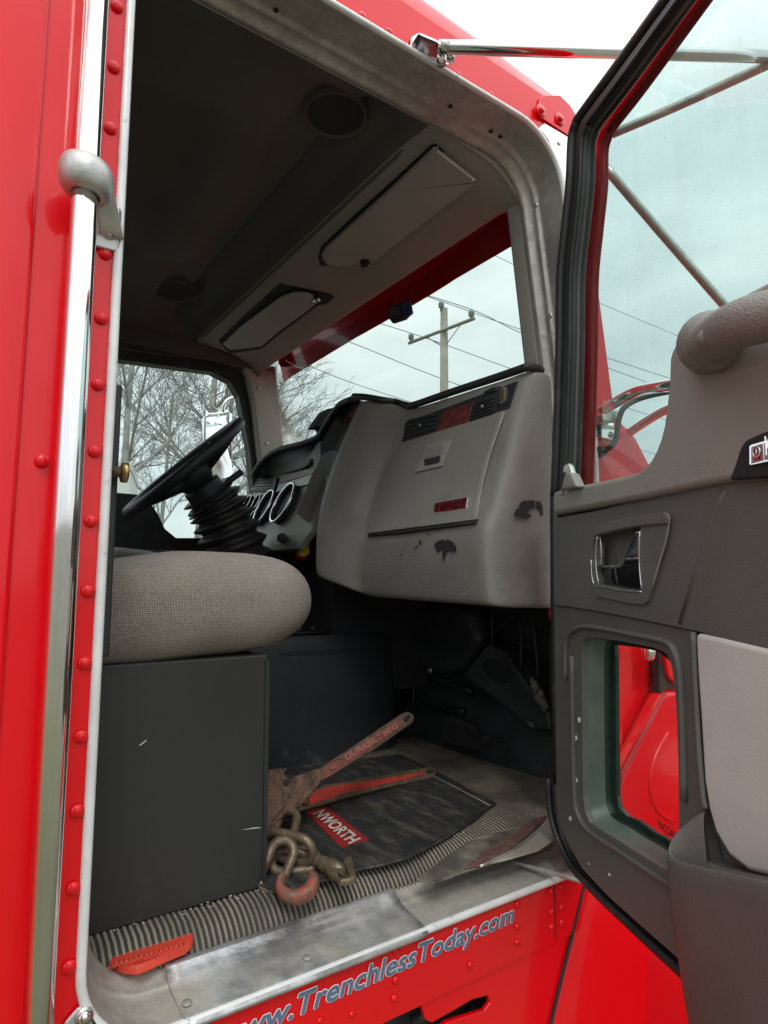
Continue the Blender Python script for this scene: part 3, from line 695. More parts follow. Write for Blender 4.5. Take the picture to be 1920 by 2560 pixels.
# heater duct behind: sloped box with oval port
dct = [(1180, 1720), (1230, 1620), (1280, 1655), (1330, 1720), (1372, 1790), (1360, 1830), (1290, 1800), (1220, 1760)]
p0 = Vector((1.34, 0, 0))
slab('heater_duct', lP([(1150, 1690), (1215, 1610), (1262, 1628), (1302, 1690), (1372, 1780), (1378, 1830), (1330, 1830), (1235, 1750)], p0, (1, 0, 0)), (.1, 0, 0), M['dark'], truck, bevel=.012, bseg=3)
slab('duct_port', lP([(p[0], p[1]) for p in [(1203, 1660), (1212, 1648), (1235, 1648), (1262, 1665), (1281, 1690), (1278, 1705), (1262, 1709), (1240, 1705), (1215, 1688)]], Vector((1.337, 0, 0)), (1, 0, 0)), (.01, 0, 0), M['patch'], truck, bevel=.002)
for a, b in [((1230, 1515), (1231, 1622)), ((1303, 1545), (1302, 1700)), ((1374, 1560), (1378, 1760))]:
    tube('firewall_rib', [aX(*a, 1.36), aX(*b, 1.36)], .0035, M['dark'], truck, n=8)
tube('red_bulb', [aY(1379, 1512, .10), aY(1379, 1535, .10), aY(1379, 1553, .10)], [.006, .009, .003], M['red_old'], truck)
place('duct_screw', screwm, M['alu'], aX(1075, 1676, 1.33), (-1, 0, 0), truck, 1.5)

# engine tunnel cover: side wall with a top moulding and tray
def tun(x, yo, zt):
    return [Vector((x, yo-.015, FZ-.01)), Vector((x, yo-.012, .05)), Vector((x, yo, .20)), Vector((x, yo+.006, zt-.022)), Vector((x, yo+.018, zt-.004)), Vector((x, yo+.04, zt)), Vector((x, yo+.06, zt-.006)), Vector((x, yo+.08, zt-.012)), Vector((x, yo+.35, zt-.012))]
ZT = .31
rows = [tun(.10, .80, ZT), tun(.75, .80, ZT), tun(1.12, .80, ZT), tun(1.22, .815, ZT), tun(1.28, .86, ZT-.002), tun(1.31, .94, ZT-.004), tun(1.315, 1.02, ZT-.006)]
tn = grid('engine_cover', rows, mat('scuffed_black_cover', (.026, .028, .031), .40, bump=.35, bscale=500, var=.2, vscale=5, dirt=(.17, .18, .19), dscale=11, dlo=.60, dhi=.80, damt=.45), truck, sub=1)
cl = crv([aY(*p, .795) for p in [(706, 1634), (715, 1628), (860, 1622), (985, 1614)]], 4)
tube('cover_seam', cl, .0022, M['dark'], truck, n=6)
tray = [Vector((.80, .85, ZT+.001)), Vector((1.20, .85, ZT+.001)), Vector((1.20, 1.10, ZT+.001)), Vector((.80, 1.10, ZT+.001))]
slab('tray_mat', tray, (0, 0, .004), M['rubber'], tn, bevel=.002)
for k in range(14):
    x = .84+.34*random.random(); y = .88+.18*random.random(); s = .012+.014*random.random()
    tube('tray_litter', [Vector((x-s, y, ZT+.010)), Vector((x+s, y+s*.6, ZT+.012))], s*.4, M['plastic'], tn, n=6)
# console post between cover and dash
cp = [(916, 1510), (922, 1500), (986, 1508), (990, 1612), (940, 1612), (925, 1580)]
slab('console_post', lY(cp, .86), (0, .1, 0), M['plastic'], truck, bevel=.012, bseg=3)
for pts, r_ in [([(1000, 1560), (1040, 1600), (1060, 1660), (1100, 1700), (1180, 1730)], .010), ([(1090, 1530), (1120, 1580), (1190, 1600), (1240, 1575), (1290, 1540)], .007), ([(1330, 1530), (1340, 1620), (1345, 1700), (1330, 1760)], .006), ([(1010, 1700), (1060, 1745), (1110, 1770), (1160, 1780)], .012)]:
    tube('footwell_cable', crv([aX(x, y, 1.40) for x, y in pts], 6), r_, M['plastic'], truck)
slab('heater_housing', [aX(x, y, 1.36) for x, y in [(1010, 1520), (1170, 1520), (1200, 1600), (1150, 1680), (1060, 1690), (1015, 1620)]], (.08, 0, 0), M['dark'], truck, bevel=.03, bseg=4)
for pts in [[(1322, 1690), (1335, 1702), (1352, 1730), (1368, 1770), (1360, 1782), (1345, 1765), (1330, 1735)], [(1316, 1802), (1330, 1808), (1336, 1822), (1322, 1818)]]:
    slab('scuffed_duct_corner', [aX(x, y, 1.325) for x, y in pts], (.012, 0, 0), mat('scuffed_duct', (.16, .13, .10), .8, bump=1, bscale=150, var=.5, vscale=50, dirt=(.03, .03, .03), dscale=60, dlo=.45, dhi=.6), truck, bevel=.003)
tube('heater_hose', crv([aY(*p, .86) for p in [(990, 1640), (1020, 1672), (1033, 1710), (1032, 1775)]], 5), .004, M['plastic'], truck)
for (x, y, s) in [(932, 1692, 1), (870, 1740, .8), (735, 1787, .9), (740, 1823, 1.1), (880, 1770, .7), (965, 1740, .6)]:
    pass

# headliner, a moulded shell with recess
hx = [-.45, -.2, .10, .42, .50, .56, .60, .66, .72, .78, .83, .90, .98, 1.05, 1.10, 1.116]
def headz(x, y):
    e = min(y-.105, 1.66-y)
    z = 1.505
    def ramp(v, a, b): t = max(0, min(1, (v-a)/(b-a))); return t*t*(3-2*t)
    z -= .035*ramp(x, .66, .76)
    if x > .80: z -= .078*((x-.80)/.32)
    # raised panels over each seat
    f = (1-ramp(x, .62, .69))*(1-ramp(y, .56, .62))*ramp(y, .17, .24) + (1-ramp(x, .62, .69))*ramp(y, 1.10, 1.16)*(1-ramp(y, 1.50, 1.58))
    z += .045*f
    # deep gutter ahead of the panels
    z += .060*ramp(x, .70, .745)*(1-ramp(x, .80, .835))*min(1, max(0, e)/.12)
    if e < .10:
        ze = interp([(.9, 1.464), (1.0, 1.452), (1.06, 1.425), (1.10, 1.388), (1.116, 1.372)], x)
        k = (1-max(0, e)/.10)**2; z = z*(1-k)+ze*k
    if -.1 < x < .50 and .42 < y < 1.28: 
        z += .03*min(1, (x+.1)/.06, (.50-x)/.07, (y-.42)/.07, (1.28-y)/.07)
    if .60 < x < .82:
        z += .07*math.sin(math.pi*(x-.60)/.22)**1.5*min(1, max(0, e)/.15)
    return z
hy = [.104, .13, .18, .24, .32, .42, .46, .50, .6, .7, .8, .9, 1.0, 1.1, 1.2, 1.24, 1.28, 1.36, 1.45, 1.52, 1.58, 1.62, 1.66]
hxx = []
for a, b in zip(hx, hx[1:]): hxx += [a, (a+b)/2]
hxx.append(hx[-1])
grid('headliner', [[Vector((x, y, headz(x, y))) for y in hy] for x in sorted(set([x for x in hxx if x <= .86]+[.605+.255*i/24 for i in range(25)]+[.55, .58]))], M['headliner'], truck)
grid('windscreen_header', [[Vector((x-.10*max(0, (.104+.25-y)/.25)**3*0, y, headz(x, y)-.0025)) for y in hy] for x in [.825, .84, .86, .90, .94, .98, 1.02, 1.05, 1.08, 1.10, 1.114]]+
     [[Vector((1.118, y, headz(1.114, y)+.004)) for y in hy], [Vector((1.112, y, headz(1.114, y)+.03)) for y in hy]], M['header'], truck)
for yy in (.1042, 1.6598):
    xs = [x for x in hxx]
    grid('header_side', [[Vector((x, yy, headz(x, yy)-.006)) for x in xs], [Vector((x, yy, 1.535)) for x in xs]], M['header'], truck)
# speakers in the headliner
for (x, y, r) in [((1000+1050)/2-15, 290, .095), (465, 795, .105)]:
    pass
for cx, cy, cr in [(.70, .30, .072), (.66, 1.42, .085)]:
    zs = min(headz(cx+cr*math.cos(t), cy+cr*math.sin(t)) for t in [math.radians(30*k) for k in range(12)])-.003
    def cpt(q, dz): return [Vector((cx+cr*q*math.cos(t), cy+cr*q*math.sin(t), zs+dz)) for t in [2*math.pi*k/36 for k in range(36)]]
    grid('ceiling_speaker', [cpt(1.05, .03), cpt(1.03, .004), cpt(1.0, 0), cpt(.94, .004), cpt(.9, .016), cpt(.3, .022), cpt(.02, .022)], M['headliner'], truck, cu=True)
    grid('speaker_grille', [cpt(.9, .006), cpt(.5, .004), cpt(.02, .0035)], mat('speaker_cloth', (.04, .039, .036), .95), truck, cu=True)
# side rails above both doors
for yy, nm in ((.103, 0), (1.655, 1)):
    grid('roof_rail', [[Vector((x, yy, 1.40 if nm else 1.462)) for x in (-.4, .4, 1.0, 1.12)], [Vector((x, yy, 1.53)) for x in (-.4, .4, 1.0, 1.12)]], M['headliner'], truck)

# sun visors lying on the header
def vis_on(pts): return [hit_z(x, y) for x, y in pts]
def hit_z(px, py, dz=-.020):
    d = ray(px, py); a, b = .5, None
    lo, hi = .3/d.x, 1.3/d.x
    for _ in range(40):
        t = (lo+hi)/2; p = CAM+d*t
        if p.z < 1.47-.078*(p.x-.80)/.32+dz: lo = t
        else: hi = t
    p = CAM+d*lo
    if p.y < .135: p.y = .135; p.z = 1.47-.078*(p.x-.80)/.32+dz
    return p
def visor_shadow(pts, nm='visor_shadow_patch'):  # flush black sheet painting in the shade round a visor; nothing is hollowed
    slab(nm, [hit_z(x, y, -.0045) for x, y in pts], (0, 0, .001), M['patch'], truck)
visor_shadow([(795, 642), (802, 618), (862, 560), (968, 464), (1078, 362), (1120, 336), (1150, 334), (1140, 352), (985, 486), (878, 580), (822, 640), (860, 668), (800, 664)])
visor_shadow([(546, 852), (590, 808), (700, 708), (712, 712), (829, 736), (834, 744), (818, 760), (795, 764), (700, 835), (655, 872), (575, 884), (562, 872)])
visor_shadow([(896, 640), (920, 636), (924, 660), (905, 672)])
v1 = [(807, 644), (812, 625), (870, 572), (975, 478), (1085, 375), (1125, 348), (1148, 340), (1300, 380), (1254, 404), (1228, 427), (1229, 431), (1160, 482), (940, 650), (932, 654), (920, 648), (905, 648), (893, 660), (870, 667), (840, 668), (818, 662)]
pv = vis_on(v1)
o = slab('sun_visor', pv, (0, 0, .010), M['visor'], truck, bevel=.004); tag(o, 'long taupe sun visor above the passenger side')
tube('visor_clip', [hit_z(905, 655), hit_z(917, 665)], .006, M['patch'], o)
tube('visor_clip', [hit_z(1218, 418), hit_z(1240, 408)], .006, M['alu'], o)
tube('visor_piping', crv(pv[18:20]+pv[0:6], 4), .0016, M['vinyl_lt'], o, n=6)
v2 = [(556, 862), (600, 820), (640, 790), (703, 745), (735, 734), (765, 735), (783, 742), (784, 752), (774, 756), (793, 758), (760, 785), (700, 828), (655, 866), (620, 872), (575, 876)]
pv = vis_on(v2)
o = slab('sun_visor', pv, (0, 0, .010), M['visor'], truck, bevel=.004); tag(o, 'short taupe sun visor above the steering wheel with two black bands')
for a, b in [((608, 816), (702, 829)), ((593, 829), (684, 843))]:
    tube('visor_band', [hit_z(*a, -.014), hit_z((a[0]+b[0])/2, (a[1]+b[1])/2+5, -.014), hit_z(*b, -.014)], .0016, M['patch'], o, n=6)
tube('visor_clip', [hit_z(783, 752), hit_z(800, 748)], .007, M['chrome'], o)

# far door wall with its window
def y17(p): return Vector((p.x, 1.70, p.y))
fo_ = [Vector((a.x, a.z)) for a in lY([(60, 800), (575, 870), (640, 940), (668, 1150), (700, 1500), (60, 1600)], 1.70)]
fi_ = [Vector((a.x, a.z)) for a in lY([(100, 872), (293, 898), (531, 930), (575, 953), (597, 990), (625, 1130), (645, 1345), (440, 1345), (412, 1322), (395, 1285), (372, 1252), (341, 1236), (293, 1232), (100, 1226)], 1.70)]
fd = ring('far_door', fo_, fi_, y17, (0, .05, 0), M['rubber'], truck); tag(fd, 'black inner face of the far driver door round its window')
fw_ = [Vector((a.x, a.z)) for a in lY([(60, 850), (293, 872), (555, 903), (600, 925), (624, 975), (650, 1150), (668, 1400), (60, 1400)], 1.69)]
tube('window_seal', [Vector((p.x, 1.69, p.y)) for p in fillet(fw_, .02, 4)], .0028, M['vinyl_dk'], fd, closed=True, n=6)
slab('far_window_glass', [Vector((p.x, 1.735, p.y)) for p in fi_], (0, .004, 0), M['glass_far'], fd)
box('door_lower_lining', (-.4, 1.66, -.1), (1.3, 1.699, .60), M['plastic'], fd, bevel=.02)
# upper outer mouldings of the far door
# A-pillars
fp = lY([(612, 918), (690, 912), (712, 1110), (712, 1260), (668, 1260), (650, 1150), (632, 1000)], 1.66)
o = slab('far_pillar', fp, (0, .06, 0), mat('pillar_trim', (.50, .485, .42), .7, bump=.3, bscale=300, var=.05, vscale=5), truck, bevel=.014, bseg=3)
for q in [(646, 970), (667, 1109)]: place('pillar_screw', screwm, M['rust'], aY(*q, 1.659), (0, -1, 0), o, 1.3)
slab('near_pillar_lining', [Vector((x, .105, z)) for x, z in [(1.10, 1.44), (1.15, 1.44), (1.33, .80), (1.18, .80)]], (0, .05, 0), M['header'], truck, bevel=.01)
box('window_post', (-.45, 1.70, -.3), (.35*0-.40, 1.74, 1.6), M['headliner'], truck)

# windscreen
wsr = []
for k in range(9):
    y = .12+1.56*k/8; bow = .05*(1-((k-4)/4)**2)
    wsr.append([Vector((1.125+bow, y, 1.40)), Vector((1.26+bow, y, 1.10)), Vector((1.42+bow, y, .80))])
grid('windscreen', wsr, M['glass_ws'], truck, solid=.005)

# ---- dashboard
FT = [(.40, .99), (.43, .983), (.50, .974), (.580, .976), (.598, .982), (.612, 1.002), (.64, 1.012), (.80, 1.062), (.95, 1.108), (1.05, 1.14)]
def F0(y, z): return interp(FT, z)
def FB(y, z): return interp(FT, z)-interp([(.56, 0), (.62, .02), (.70, .075), (.80, .10), (.95, .105)], y)
top = [(1376, 948), (1350, 932), (1321, 928), (1296, 936), (1240, 955), (1130, 990), (1036, 1021), (1018, 1021), (990, 1017), (955, 1009), (915, 1003), (884, 1003)]
cols = []
def dc(pts): cols.append(pts)
rowsN = 12
def side(px_list, Y): return [aY(x, y, Y) for x, y in px_list]
# each column runs from the top rim to the bottom edge
c_side0 = side([(1376, 950), (1378, 1000), (1379, 1060), (1380, 1150), (1381, 1240), (1381, 1300), (1382, 1330), (1382, 1380), (1383, 1440), (1383, 1500), (1384, 1513)], .086)
c_side1 = side([(1348, 938), (1352, 1000), (1350, 1060), (1346, 1150), (1340, 1240), (1336, 1300), (1336, 1330), (1336, 1380), (1338, 1440), (1342, 1500), (1344, 1513)], .088)
c_cor = side([(1324, 932), (1316, 990), (1300, 1050), (1272, 1150), (1250, 1240), (1241, 1300), (1236, 1330), (1230, 1380), (1229, 1440), (1236, 1498), (1240, 1511)], .100)
c_cor2 = [hit(x, y, F0) for x, y in [(1300, 935), (1287, 990), (1272, 1045), (1243, 1150), (1222, 1240), (1212, 1298), (1206, 1325), (1200, 1375), (1200, 1435), (1212, 1496), (1218, 1509)]]
def mid(t): return [hit(x0+(x1-x0)*t, y0+(y1-y0)*t, F0) for (x0, y0), (x1, y1) in
    [((1270, 948), (1036, 1023)), ((1268, 990), (1034, 1060)), ((1262, 1030), (1003, 1108)), ((1232, 1130), (972, 1182)), ((1205, 1225), (940, 1265)), ((1196, 1298), (927, 1333)), ((1194, 1315), (924, 1350)), ((1188, 1370), (918, 1385)), ((1187, 1430), (915, 1425)), ((1195, 1494), (914, 1472)), ((1200, 1507), (916, 1487))]]
c_v = [hit(x, y, F0) for x, y in [(1018, 1024), (1014, 1060), (985, 1112), (955, 1186), (926, 1268), (916, 1334), (913, 1350), (905, 1385), (900, 1422), (900, 1467), (902, 1481)]]
c_f1 = [hit(x, y, FB) for x, y in [(985, 1019), (972, 1060), (948, 1112), (918, 1186), (893, 1262), (882, 1318), (878, 1338), (870, 1375), (864, 1415), (862, 1452), (864, 1467)]]
c_f2 = [hit(x, y, FB) for x, y in [(930, 1006), (918, 1045), (895, 1100), (866, 1175), (842, 1245), (832, 1300), (828, 1320), (822, 1360), (818, 1400), (816, 1436), (818, 1450)]]
c_f3 = [hit(x, y, FB) for x, y in [(892, 1004), (878, 1040), (855, 1085), (828, 1155), (803, 1225), (792, 1275), (788, 1297), (784, 1335), (782, 1380), (782, 1422), (786, 1436)]]
c_f4 = [p+Vector((.03, .02, 0)) for p in c_f3]
c_f5 = [p+Vector((.13, .05, 0)) for p in c_f3]
C = [c_side0, c_side1, c_cor, c_cor2, mid(0), mid(.25), mid(.5), mid(.75), mid(1), c_v, c_f1, c_f2, c_f3, c_f4, c_f5]
for i, c in enumerate(C):      # turn under at the bottom, and back over the top
    b = c[-1]; c.append(b+Vector((.015 if i > 1 else .0, .012 if i < 2 else 0, -.012))); c.append(b+Vector((.30, .03 if i < 2 else 0, .0)))
    t = c[0]; c.insert(0, t+Vector((.012, 0, .012))); c.insert(0, t+Vector((.22, .0, .012)))
dash = grid('dashboard', C, M['vinyl'], truck, sub=2)
tag(dash, 'taupe vinyl dashboard with glovebox and patches worn through to black')
trim = crv([aY(1384, 960, .10), aY(1368, 936, .10), aY(1345, 922, .105)]+[hit(x, y-8, F0) for x, y in [(1318, 926), (1296, 933), (1240, 952), (1130, 988), (1036, 1020), (1018, 1021), (990, 1013)]]+[hit(x, y, FB) for x, y in [(955, 1000), (915, 993), (884, 991)]], 5)
tube('dash_top_trim', trim, .0105, M['plastic'], dash, n=10)

def quad_px(q, u, v):
    a = Vector(q[0]).lerp(Vector(q[1]), u); b = Vector(q[3]).lerp(Vector(q[2]), u); return a.lerp(b, v)
def patch(name, q, fn, off, material, parent, nu=6, nv=8, thick=.005, bevel=.0015, **k):
    """a panel following the dash face; q = its four corners as measured, off = how far it stands proud"""
    rows = []
    for j in range(nv+1):
        rows.append([hit(*quad_px(q, i/nu, j/nv), fn)+Vector((-off, 0, 0)) for i in range(nu+1)])
    V, Fc = grid_geo(rows); n = len(V); V2 = V+[v+Vector((thick, 0, 0)) for v in V]
    F2 = Fc+[[n+i for i in reversed(f)] for f in Fc]
    W = nu+1; bd = [i for i in range(W)]+[j*W+nu for j in range(1, nv+1)]+[nv*W+i for i in range(nu-1, -1, -1)]+[j*W for j in range(nv-1, 0, -1)]
    for a, b in zip(bd, bd[1:]+bd[:1]): F2.append([a, b, n+b, n+a])
    return mk(name, V2, F2, material, parent, smooth=False, bevel=bevel, **k)
GQ = [(1001, 1109), (1262, 1031), (1194, 1300), (927, 1334)]
# glovebox lid: curved sides, follow the photo's outline in four bands
lid_rows = [((1001, 1109), (1262, 1031)), ((981, 1142), (1245, 1080)), ((963, 1182), (1225, 1140)), ((948, 1225), (1208, 1205)), ((936, 1275), (1197, 1262)), ((927, 1334), (1194, 1300))]
rows = []
for (a, b) in lid_rows:
    rows.append([hit(a[0]+(b[0]-a[0])*t/8, a[1]+(b[1]-a[1])*t/8, F0)+Vector((-.009, 0, 0)) for t in range(9)])
V, Fc = grid_geo(rows); n = len(V); V2 = V+[v+Vector((.012, 0, 0)) for v in V]; F2 = Fc+[[n+i for i in reversed(f)] for f in Fc]
bd = list(range(9))+[j*9+8 for j in range(1, 6)]+[45+i for i in range(7, -1, -1)]+[j*9 for j in range(4, 0, -1)]
for a, b in zip(bd, bd[1:]+bd[:1]): F2.append([a, b, n+b, n+a])
lid = mk('glovebox_lid', V2, F2, M['vinyl'], dash, bevel=.003, bseg=3)
tube('lid_gap', [hit(x, y, F0)+Vector((-.004, 0, -.001)) for x, y in [(925, 1338), (1000, 1331), (1100, 1318), (1194, 1304)]], .0035, M['patch'], dash, n=6)
# raised bright bead down the right side of the lid
tube('lid_bead', [hit(x+3, y, F0)+Vector((-.006, 0, 0)) for x, y in [(1262, 1031), (1245, 1080), (1225, 1140), (1208, 1205), (1197, 1262), (1194, 1299)]], .0030, M['vinyl_lt'], dash, n=8)
tube('lid_bead', [hit(x-2, y, F0)+Vector((-.005, 0, 0)) for x, y in [(1001, 1109), (981, 1142), (963, 1182), (948, 1225), (936, 1275), (927, 1334)]], .0025, M['vinyl_lt'], dash, n=8)
# latch
lt = patch('latch_plate', [(1075, 1113), (1137, 1100), (1113, 1167), (1047, 1182)], F0, .0125, M['vinyl_lt'], dash, 2, 2, .004)
patch('latch_pull', [(1080, 1120), (1121, 1111), (1112, 1141), (1069, 1151)], F0, .0145, M['vinyl'], dash, 2, 2, .003)
patch('latch_recess', [(1070, 1151), (1112, 1139), (1105, 1159), (1071, 1166)], F0, .0132, M['patch'], dash, 2, 2, .002, 0)
place('latch_lock', lathe_mesh('lock', [(.0065, 0), (.0065, .001), (.003, .0015)], 12), M['plastic'], hit(1106, 1153, F0)+Vector((-.0137, 0, 0)), (-1, 0, .3), dash)
# vents in the upper band
patch('vent_band', [(1010, 1058), (1296, 952), (1275, 1020), (1012, 1103)], F0, .002, M['plastic'], dash, 6, 3, .004)
for q in [[(1022, 1050), (1106, 1030), (1092, 1082), (1008, 1106)], [(1186, 1012), (1250, 985), (1240, 1030), (1176, 1054)]]:
    v = patch('dash_vent', q, F0, .006, M['patch'], dash, 3, 3, .004)
    for k in range(4):
        t0 = (k+.6)/4.6; a = quad_px(q, .06, t0); b = quad_px(q, .94, t0)
        tube('vent_slat', [hit(a.x, a.y, F0)+Vector((-.009, 0, 0)), hit(b.x, b.y, F0)+Vector((-.009, 0, 0))], .0016, M['plastic'], dash, n=6)
    a = quad_px(q, .5, .45); place('vent_tab', lathe_mesh('tab', [(.004, 0), (.004, .004), (.002, .006)], 8), M['vinyl_lt'], hit(a.x, a.y, F0)+Vector((-.009, 0, 0)), (-1, 0, 0), dash)
patch('burr_wood_strip', [(1108, 1030), (1186, 1008), (1172, 1058), (1094, 1082)], F0, .006, M['carbon'], dash, 3, 2, .004)
# round air knob at the right
pk = [hit(1262, 990, F0)+Vector((-.010, 0, 0))]
kp = fillet([(-.010, -.022), (.010, -.022), (.010, .022), (-.010, .022)], .0095, 5)
A3 = [pk[0]+Vector((.35*p.y*.3, p.x, p.y)) for p in kp]
o = slab('vent_cup', A3, (.010, 0, 0), M['vinyl_dk'], dash, bevel=.002)
slab('vent_cup_opening', [pk[0]+(a-pk[0])*.62+Vector((-.001, 0, 0)) for a in A3], (.0015, 0, 0), M['brass'], dash)
tube('dark_smudge', [hit(1212, 985, F0), hit(1235, 975, F0)+Vector((-.004, 0, 0)), hit(1250, 972, F0)], .007, M['patch'], dash, flat=.5)
# badge on the glovebox
BQ = [(1097, 1259), (1180, 1244), (1176, 1272), (1093, 1286)]
patch('badge_frame', BQ, F0, .0128, M['chrome'], dash, 4, 1, .003, .0006)
BQ2 = [(1099, 1261), (1178, 1247), (1174, 1270), (1096, 1284)]
patch('badge_plate', BQ2, F0, .0136, M['badge'], dash, 4, 1, .001, 0)
bo = hit(1111, 1278.5, F0)+Vector((-.0142, 0, 0)); bxx = hit(1172, 1267, F0)+Vector((-.0142, 0, 0)); bu = hit(1114, 1262, F0)+Vector((-.0142, 0, 0))
text_mesh('badge_lettering', 'KENWORTH', bo, bxx-bo, bu-bo, (bxx-bo).length, (bu-bo).length*.95, M['chrome'], dash, 0, .02, .0004)
text_mesh('badge_emblem', 'W', hit(1099, 1280, F0)+Vector((-.0142, 0, 0)), bxx-bo, bu-bo, .009, (bu-bo).length*1.1, M['chrome'], dash, 0, .03, .0004)
# places where the skin has flaked off
def chip(pts, fn=F0, off=.0012, fnY=None):
    P = [(aY(x, y, fnY) if fnY else hit(x, y, fn)+Vector((-off, 0, 0))) for x, y in pts]
    slab('paint_chip', P, (.0004, 0, 0) if not fnY else (0, .0004, 0), M['patch'], dash)
def c7(l): return [(900+x*.3028, 880+y*.3028) for x, y in l]
chip(c7([(615, 1610), (630, 1570), (665, 1555), (690, 1548), (710, 1560), (725, 1545), (750, 1556), (780, 1580), (800, 1615), (795, 1650), (770, 1655), (735, 1645), (715, 1655), (706, 1690), (695, 1735), (688, 1700), (685, 1640), (668, 1630), (655, 1645), (640, 1665), (635, 1625)]), off=.002)
chip(c7([(490, 1590), (497, 1558), (505, 1552), (512, 1570), (508, 1592)]), off=.002)
chip(c7([(337, 1672), (345, 1664), (362, 1676), (352, 1682)]), off=.002)
chip(c7([(458, 1625), (466, 1600), (480, 1598), (472, 1618)]), off=.002)
chip(c7([(560, 1500), (566, 1494), (570, 1520), (562, 1522)]), off=.002)
SY = .0835
chip(c7([(1268, 1350), (1290, 1300), (1310, 1290), (1325, 1245), (1350, 1228), (1442, 1222), (1442, 1290), (1400, 1300), (1380, 1330), (1410, 1345), (1415, 1368), (1340, 1370), (1320, 1345), (1300, 1360)]), fnY=SY)
chip(c7([(1452, 1235), (1490, 1232), (1508, 1280), (1512, 1350), (1500, 1355), (1490, 1310), (1470, 1290), (1460, 1300)]), fnY=SY)

# driver-side cluster
e1 = Vector((math.sin(math.radians(5)), math.cos(math.radians(5)), 0)); en = Vector((-math.cos(math.radians(5)), math.sin(math.radians(5)), 0))
lean = math.radians(24); e2 = (Vector((0, 0, 1))*math.cos(lean) - en*math.sin(lean)).normalized(); gn = e1.cross(e2).normalized()
if gn.x > 0: gn = -gn
gp0 = aX(719, 1263, 1.02)
def gP(px, py, off=0): return onP(px, py, gp0+gn*off, gn)
cl_out = [(628, 1195), (640, 1170), (700, 1140), (780, 1110), (815, 1100), (815, 1240), (775, 1330), (745, 1370), (655, 1378), (635, 1330), (615, 1290)]
slab('gauge_panel', [gP(x, y) for x, y in cl_out], -gn*.02, M['vinyl'], dash)
def gauge(cx, cy, r, tagd=None):
    c = gP(cx, cy)
    a = [c+(e1*math.cos(t)+e2*math.sin(t))*r+gn*.022 for t in [2*math.pi*k/28 for k in range(28)]]
    g = tube('gauge', [*a], r*.065, M['chrome'], dash, closed=True, n=8)
    rws = [[c+(e1*math.cos(t)+e2*math.sin(t))*r*1.0+gn*h for t in [2*math.pi*k/28 for k in range(28)]] for h in (.0, .022)]
    grid('gauge_body', rws, M['patch'], dash, cu=True)
    slab('gauge_face', [c+(e1*math.cos(t)+e2*math.sin(t))*r*.97+gn*.001 for t in [2*math.pi*k/28 for k in range(28)]], gn*.002, M['gauge'], dash)
    nd = c+gn*.006; tube('gauge_needle', [nd, nd+(e1*.5-e2*.6).normalized()*r*.6], .0016, M['patch'], dash, n=6)
r_big = (gP(743, 1219)-gP(695, 1308)).length/2
gauge(719, 1263, r_big*1.08); gauge(671, 1273, r_big*1.0)
gauge(628, 1262, r_big*.50); gauge(651, 1261, r_big*.50); gauge(640, 1303, r_big*.48)
# vent by the gauges, strips, switch
vt = [(628, 1192), (692, 1192), (684, 1228), (624, 1226)]
o = slab('cluster_vent', [gP(x, y, .012) for x, y in vt], -gn*.012, M['plastic'], dash, bevel=.003)
for k in range(4):
    tube('vent_slat', [gP(636, 1200+k*7, .016), gP(680, 1200+k*7, .016)], .0022, M['vinyl_dk'], dash, n=6)
slab('switch_strip', [gP(x, y, .006) for x, y in [(706, 1192), (790, 1168), (782, 1184), (699, 1207)]], -gn*.006, M['carbon'], dash)
slab('label_strip', [gP(x, y, .007) for x, y in [(696, 1211), (780, 1186), (770, 1210), (690, 1230)]], -gn*.006, mat('grey_green_label', (.16, .19, .18), .35), dash)
tube('cluster_knob', [gP(705, 1345, .0), gP(705, 1345, .05)], .016, M['patch'], dash)
# cowl over the gauges
cw = [(632, 1192), (645, 1165), (672, 1138), (705, 1122), (760, 1108), (795, 1092), (812, 1066), (828, 1040), (850, 1012), (885, 996)]
cwY = [1.58, 1.52, 1.42, 1.33, 1.20, 1.12, 1.06, 1.00, .93, .84]
A = [aY(x, y, Y) for (x, y), Y in zip(cw, cwY)]
low = [(640, 1197), (668, 1190), (700, 1184), (735, 1176), (775, 1160), (800, 1135), (820, 1110), (840, 1080), (860, 1045), (885, 1015)]
B = [gP(x, y, .01) if i < 5 else aY(x, y, Y+.03) for i, ((x, y), Y) in enumerate(zip(low, cwY))]
A2, B2 = crv(A, 4), crv(B, 4); Bk = [p+Vector((.25, 0, -.02)) for p in A2]
grid('cluster_cowl', [B2, [a.lerp(b, .5)+Vector((.03, 0, 0)) for a, b in zip(A2, B2)], A2, Bk], M['plastic'], dash, solid=.004)
tube('cowl_rim', A2, .011, M['plastic'], dash, n=10)
# angled side trim beside the cluster
st_ = [(805, 1133), (832, 1125), (822, 1165), (790, 1290), (778, 1315), (765, 1305), (740, 1283), (760, 1235)]
slab('cowl_filler', [aY(x, y, .98) for x, y in [(800, 1140), (835, 1128), (868, 1060), (892, 1006), (862, 1008), (828, 1060), (800, 1110)]], (.04, .03, 0), M['patch'], dash, bevel=.004)
slab('stack_side_trim', [aY(x, y, .90) for x, y in st_], (.05, .02, 0), M['vinyl_dk'], dash, bevel=.006)
lowr = crv([aY(x, y, Y) for (x, y), Y in zip([(660, 1382), (700, 1375), (735, 1350), (760, 1318), (780, 1288)], [1.25, 1.15, 1.05, .98, .9])], 5)
tube('cluster_lower_rim', lowr, .009, M['plastic'], dash)
bl = [a+Vector((.02, 0, -.12)) for a in lowr]
grid('cluster_under_cover', [lowr, bl, [b+Vector((.25, 0, 0)) for b in bl]], M['patch'], dash)
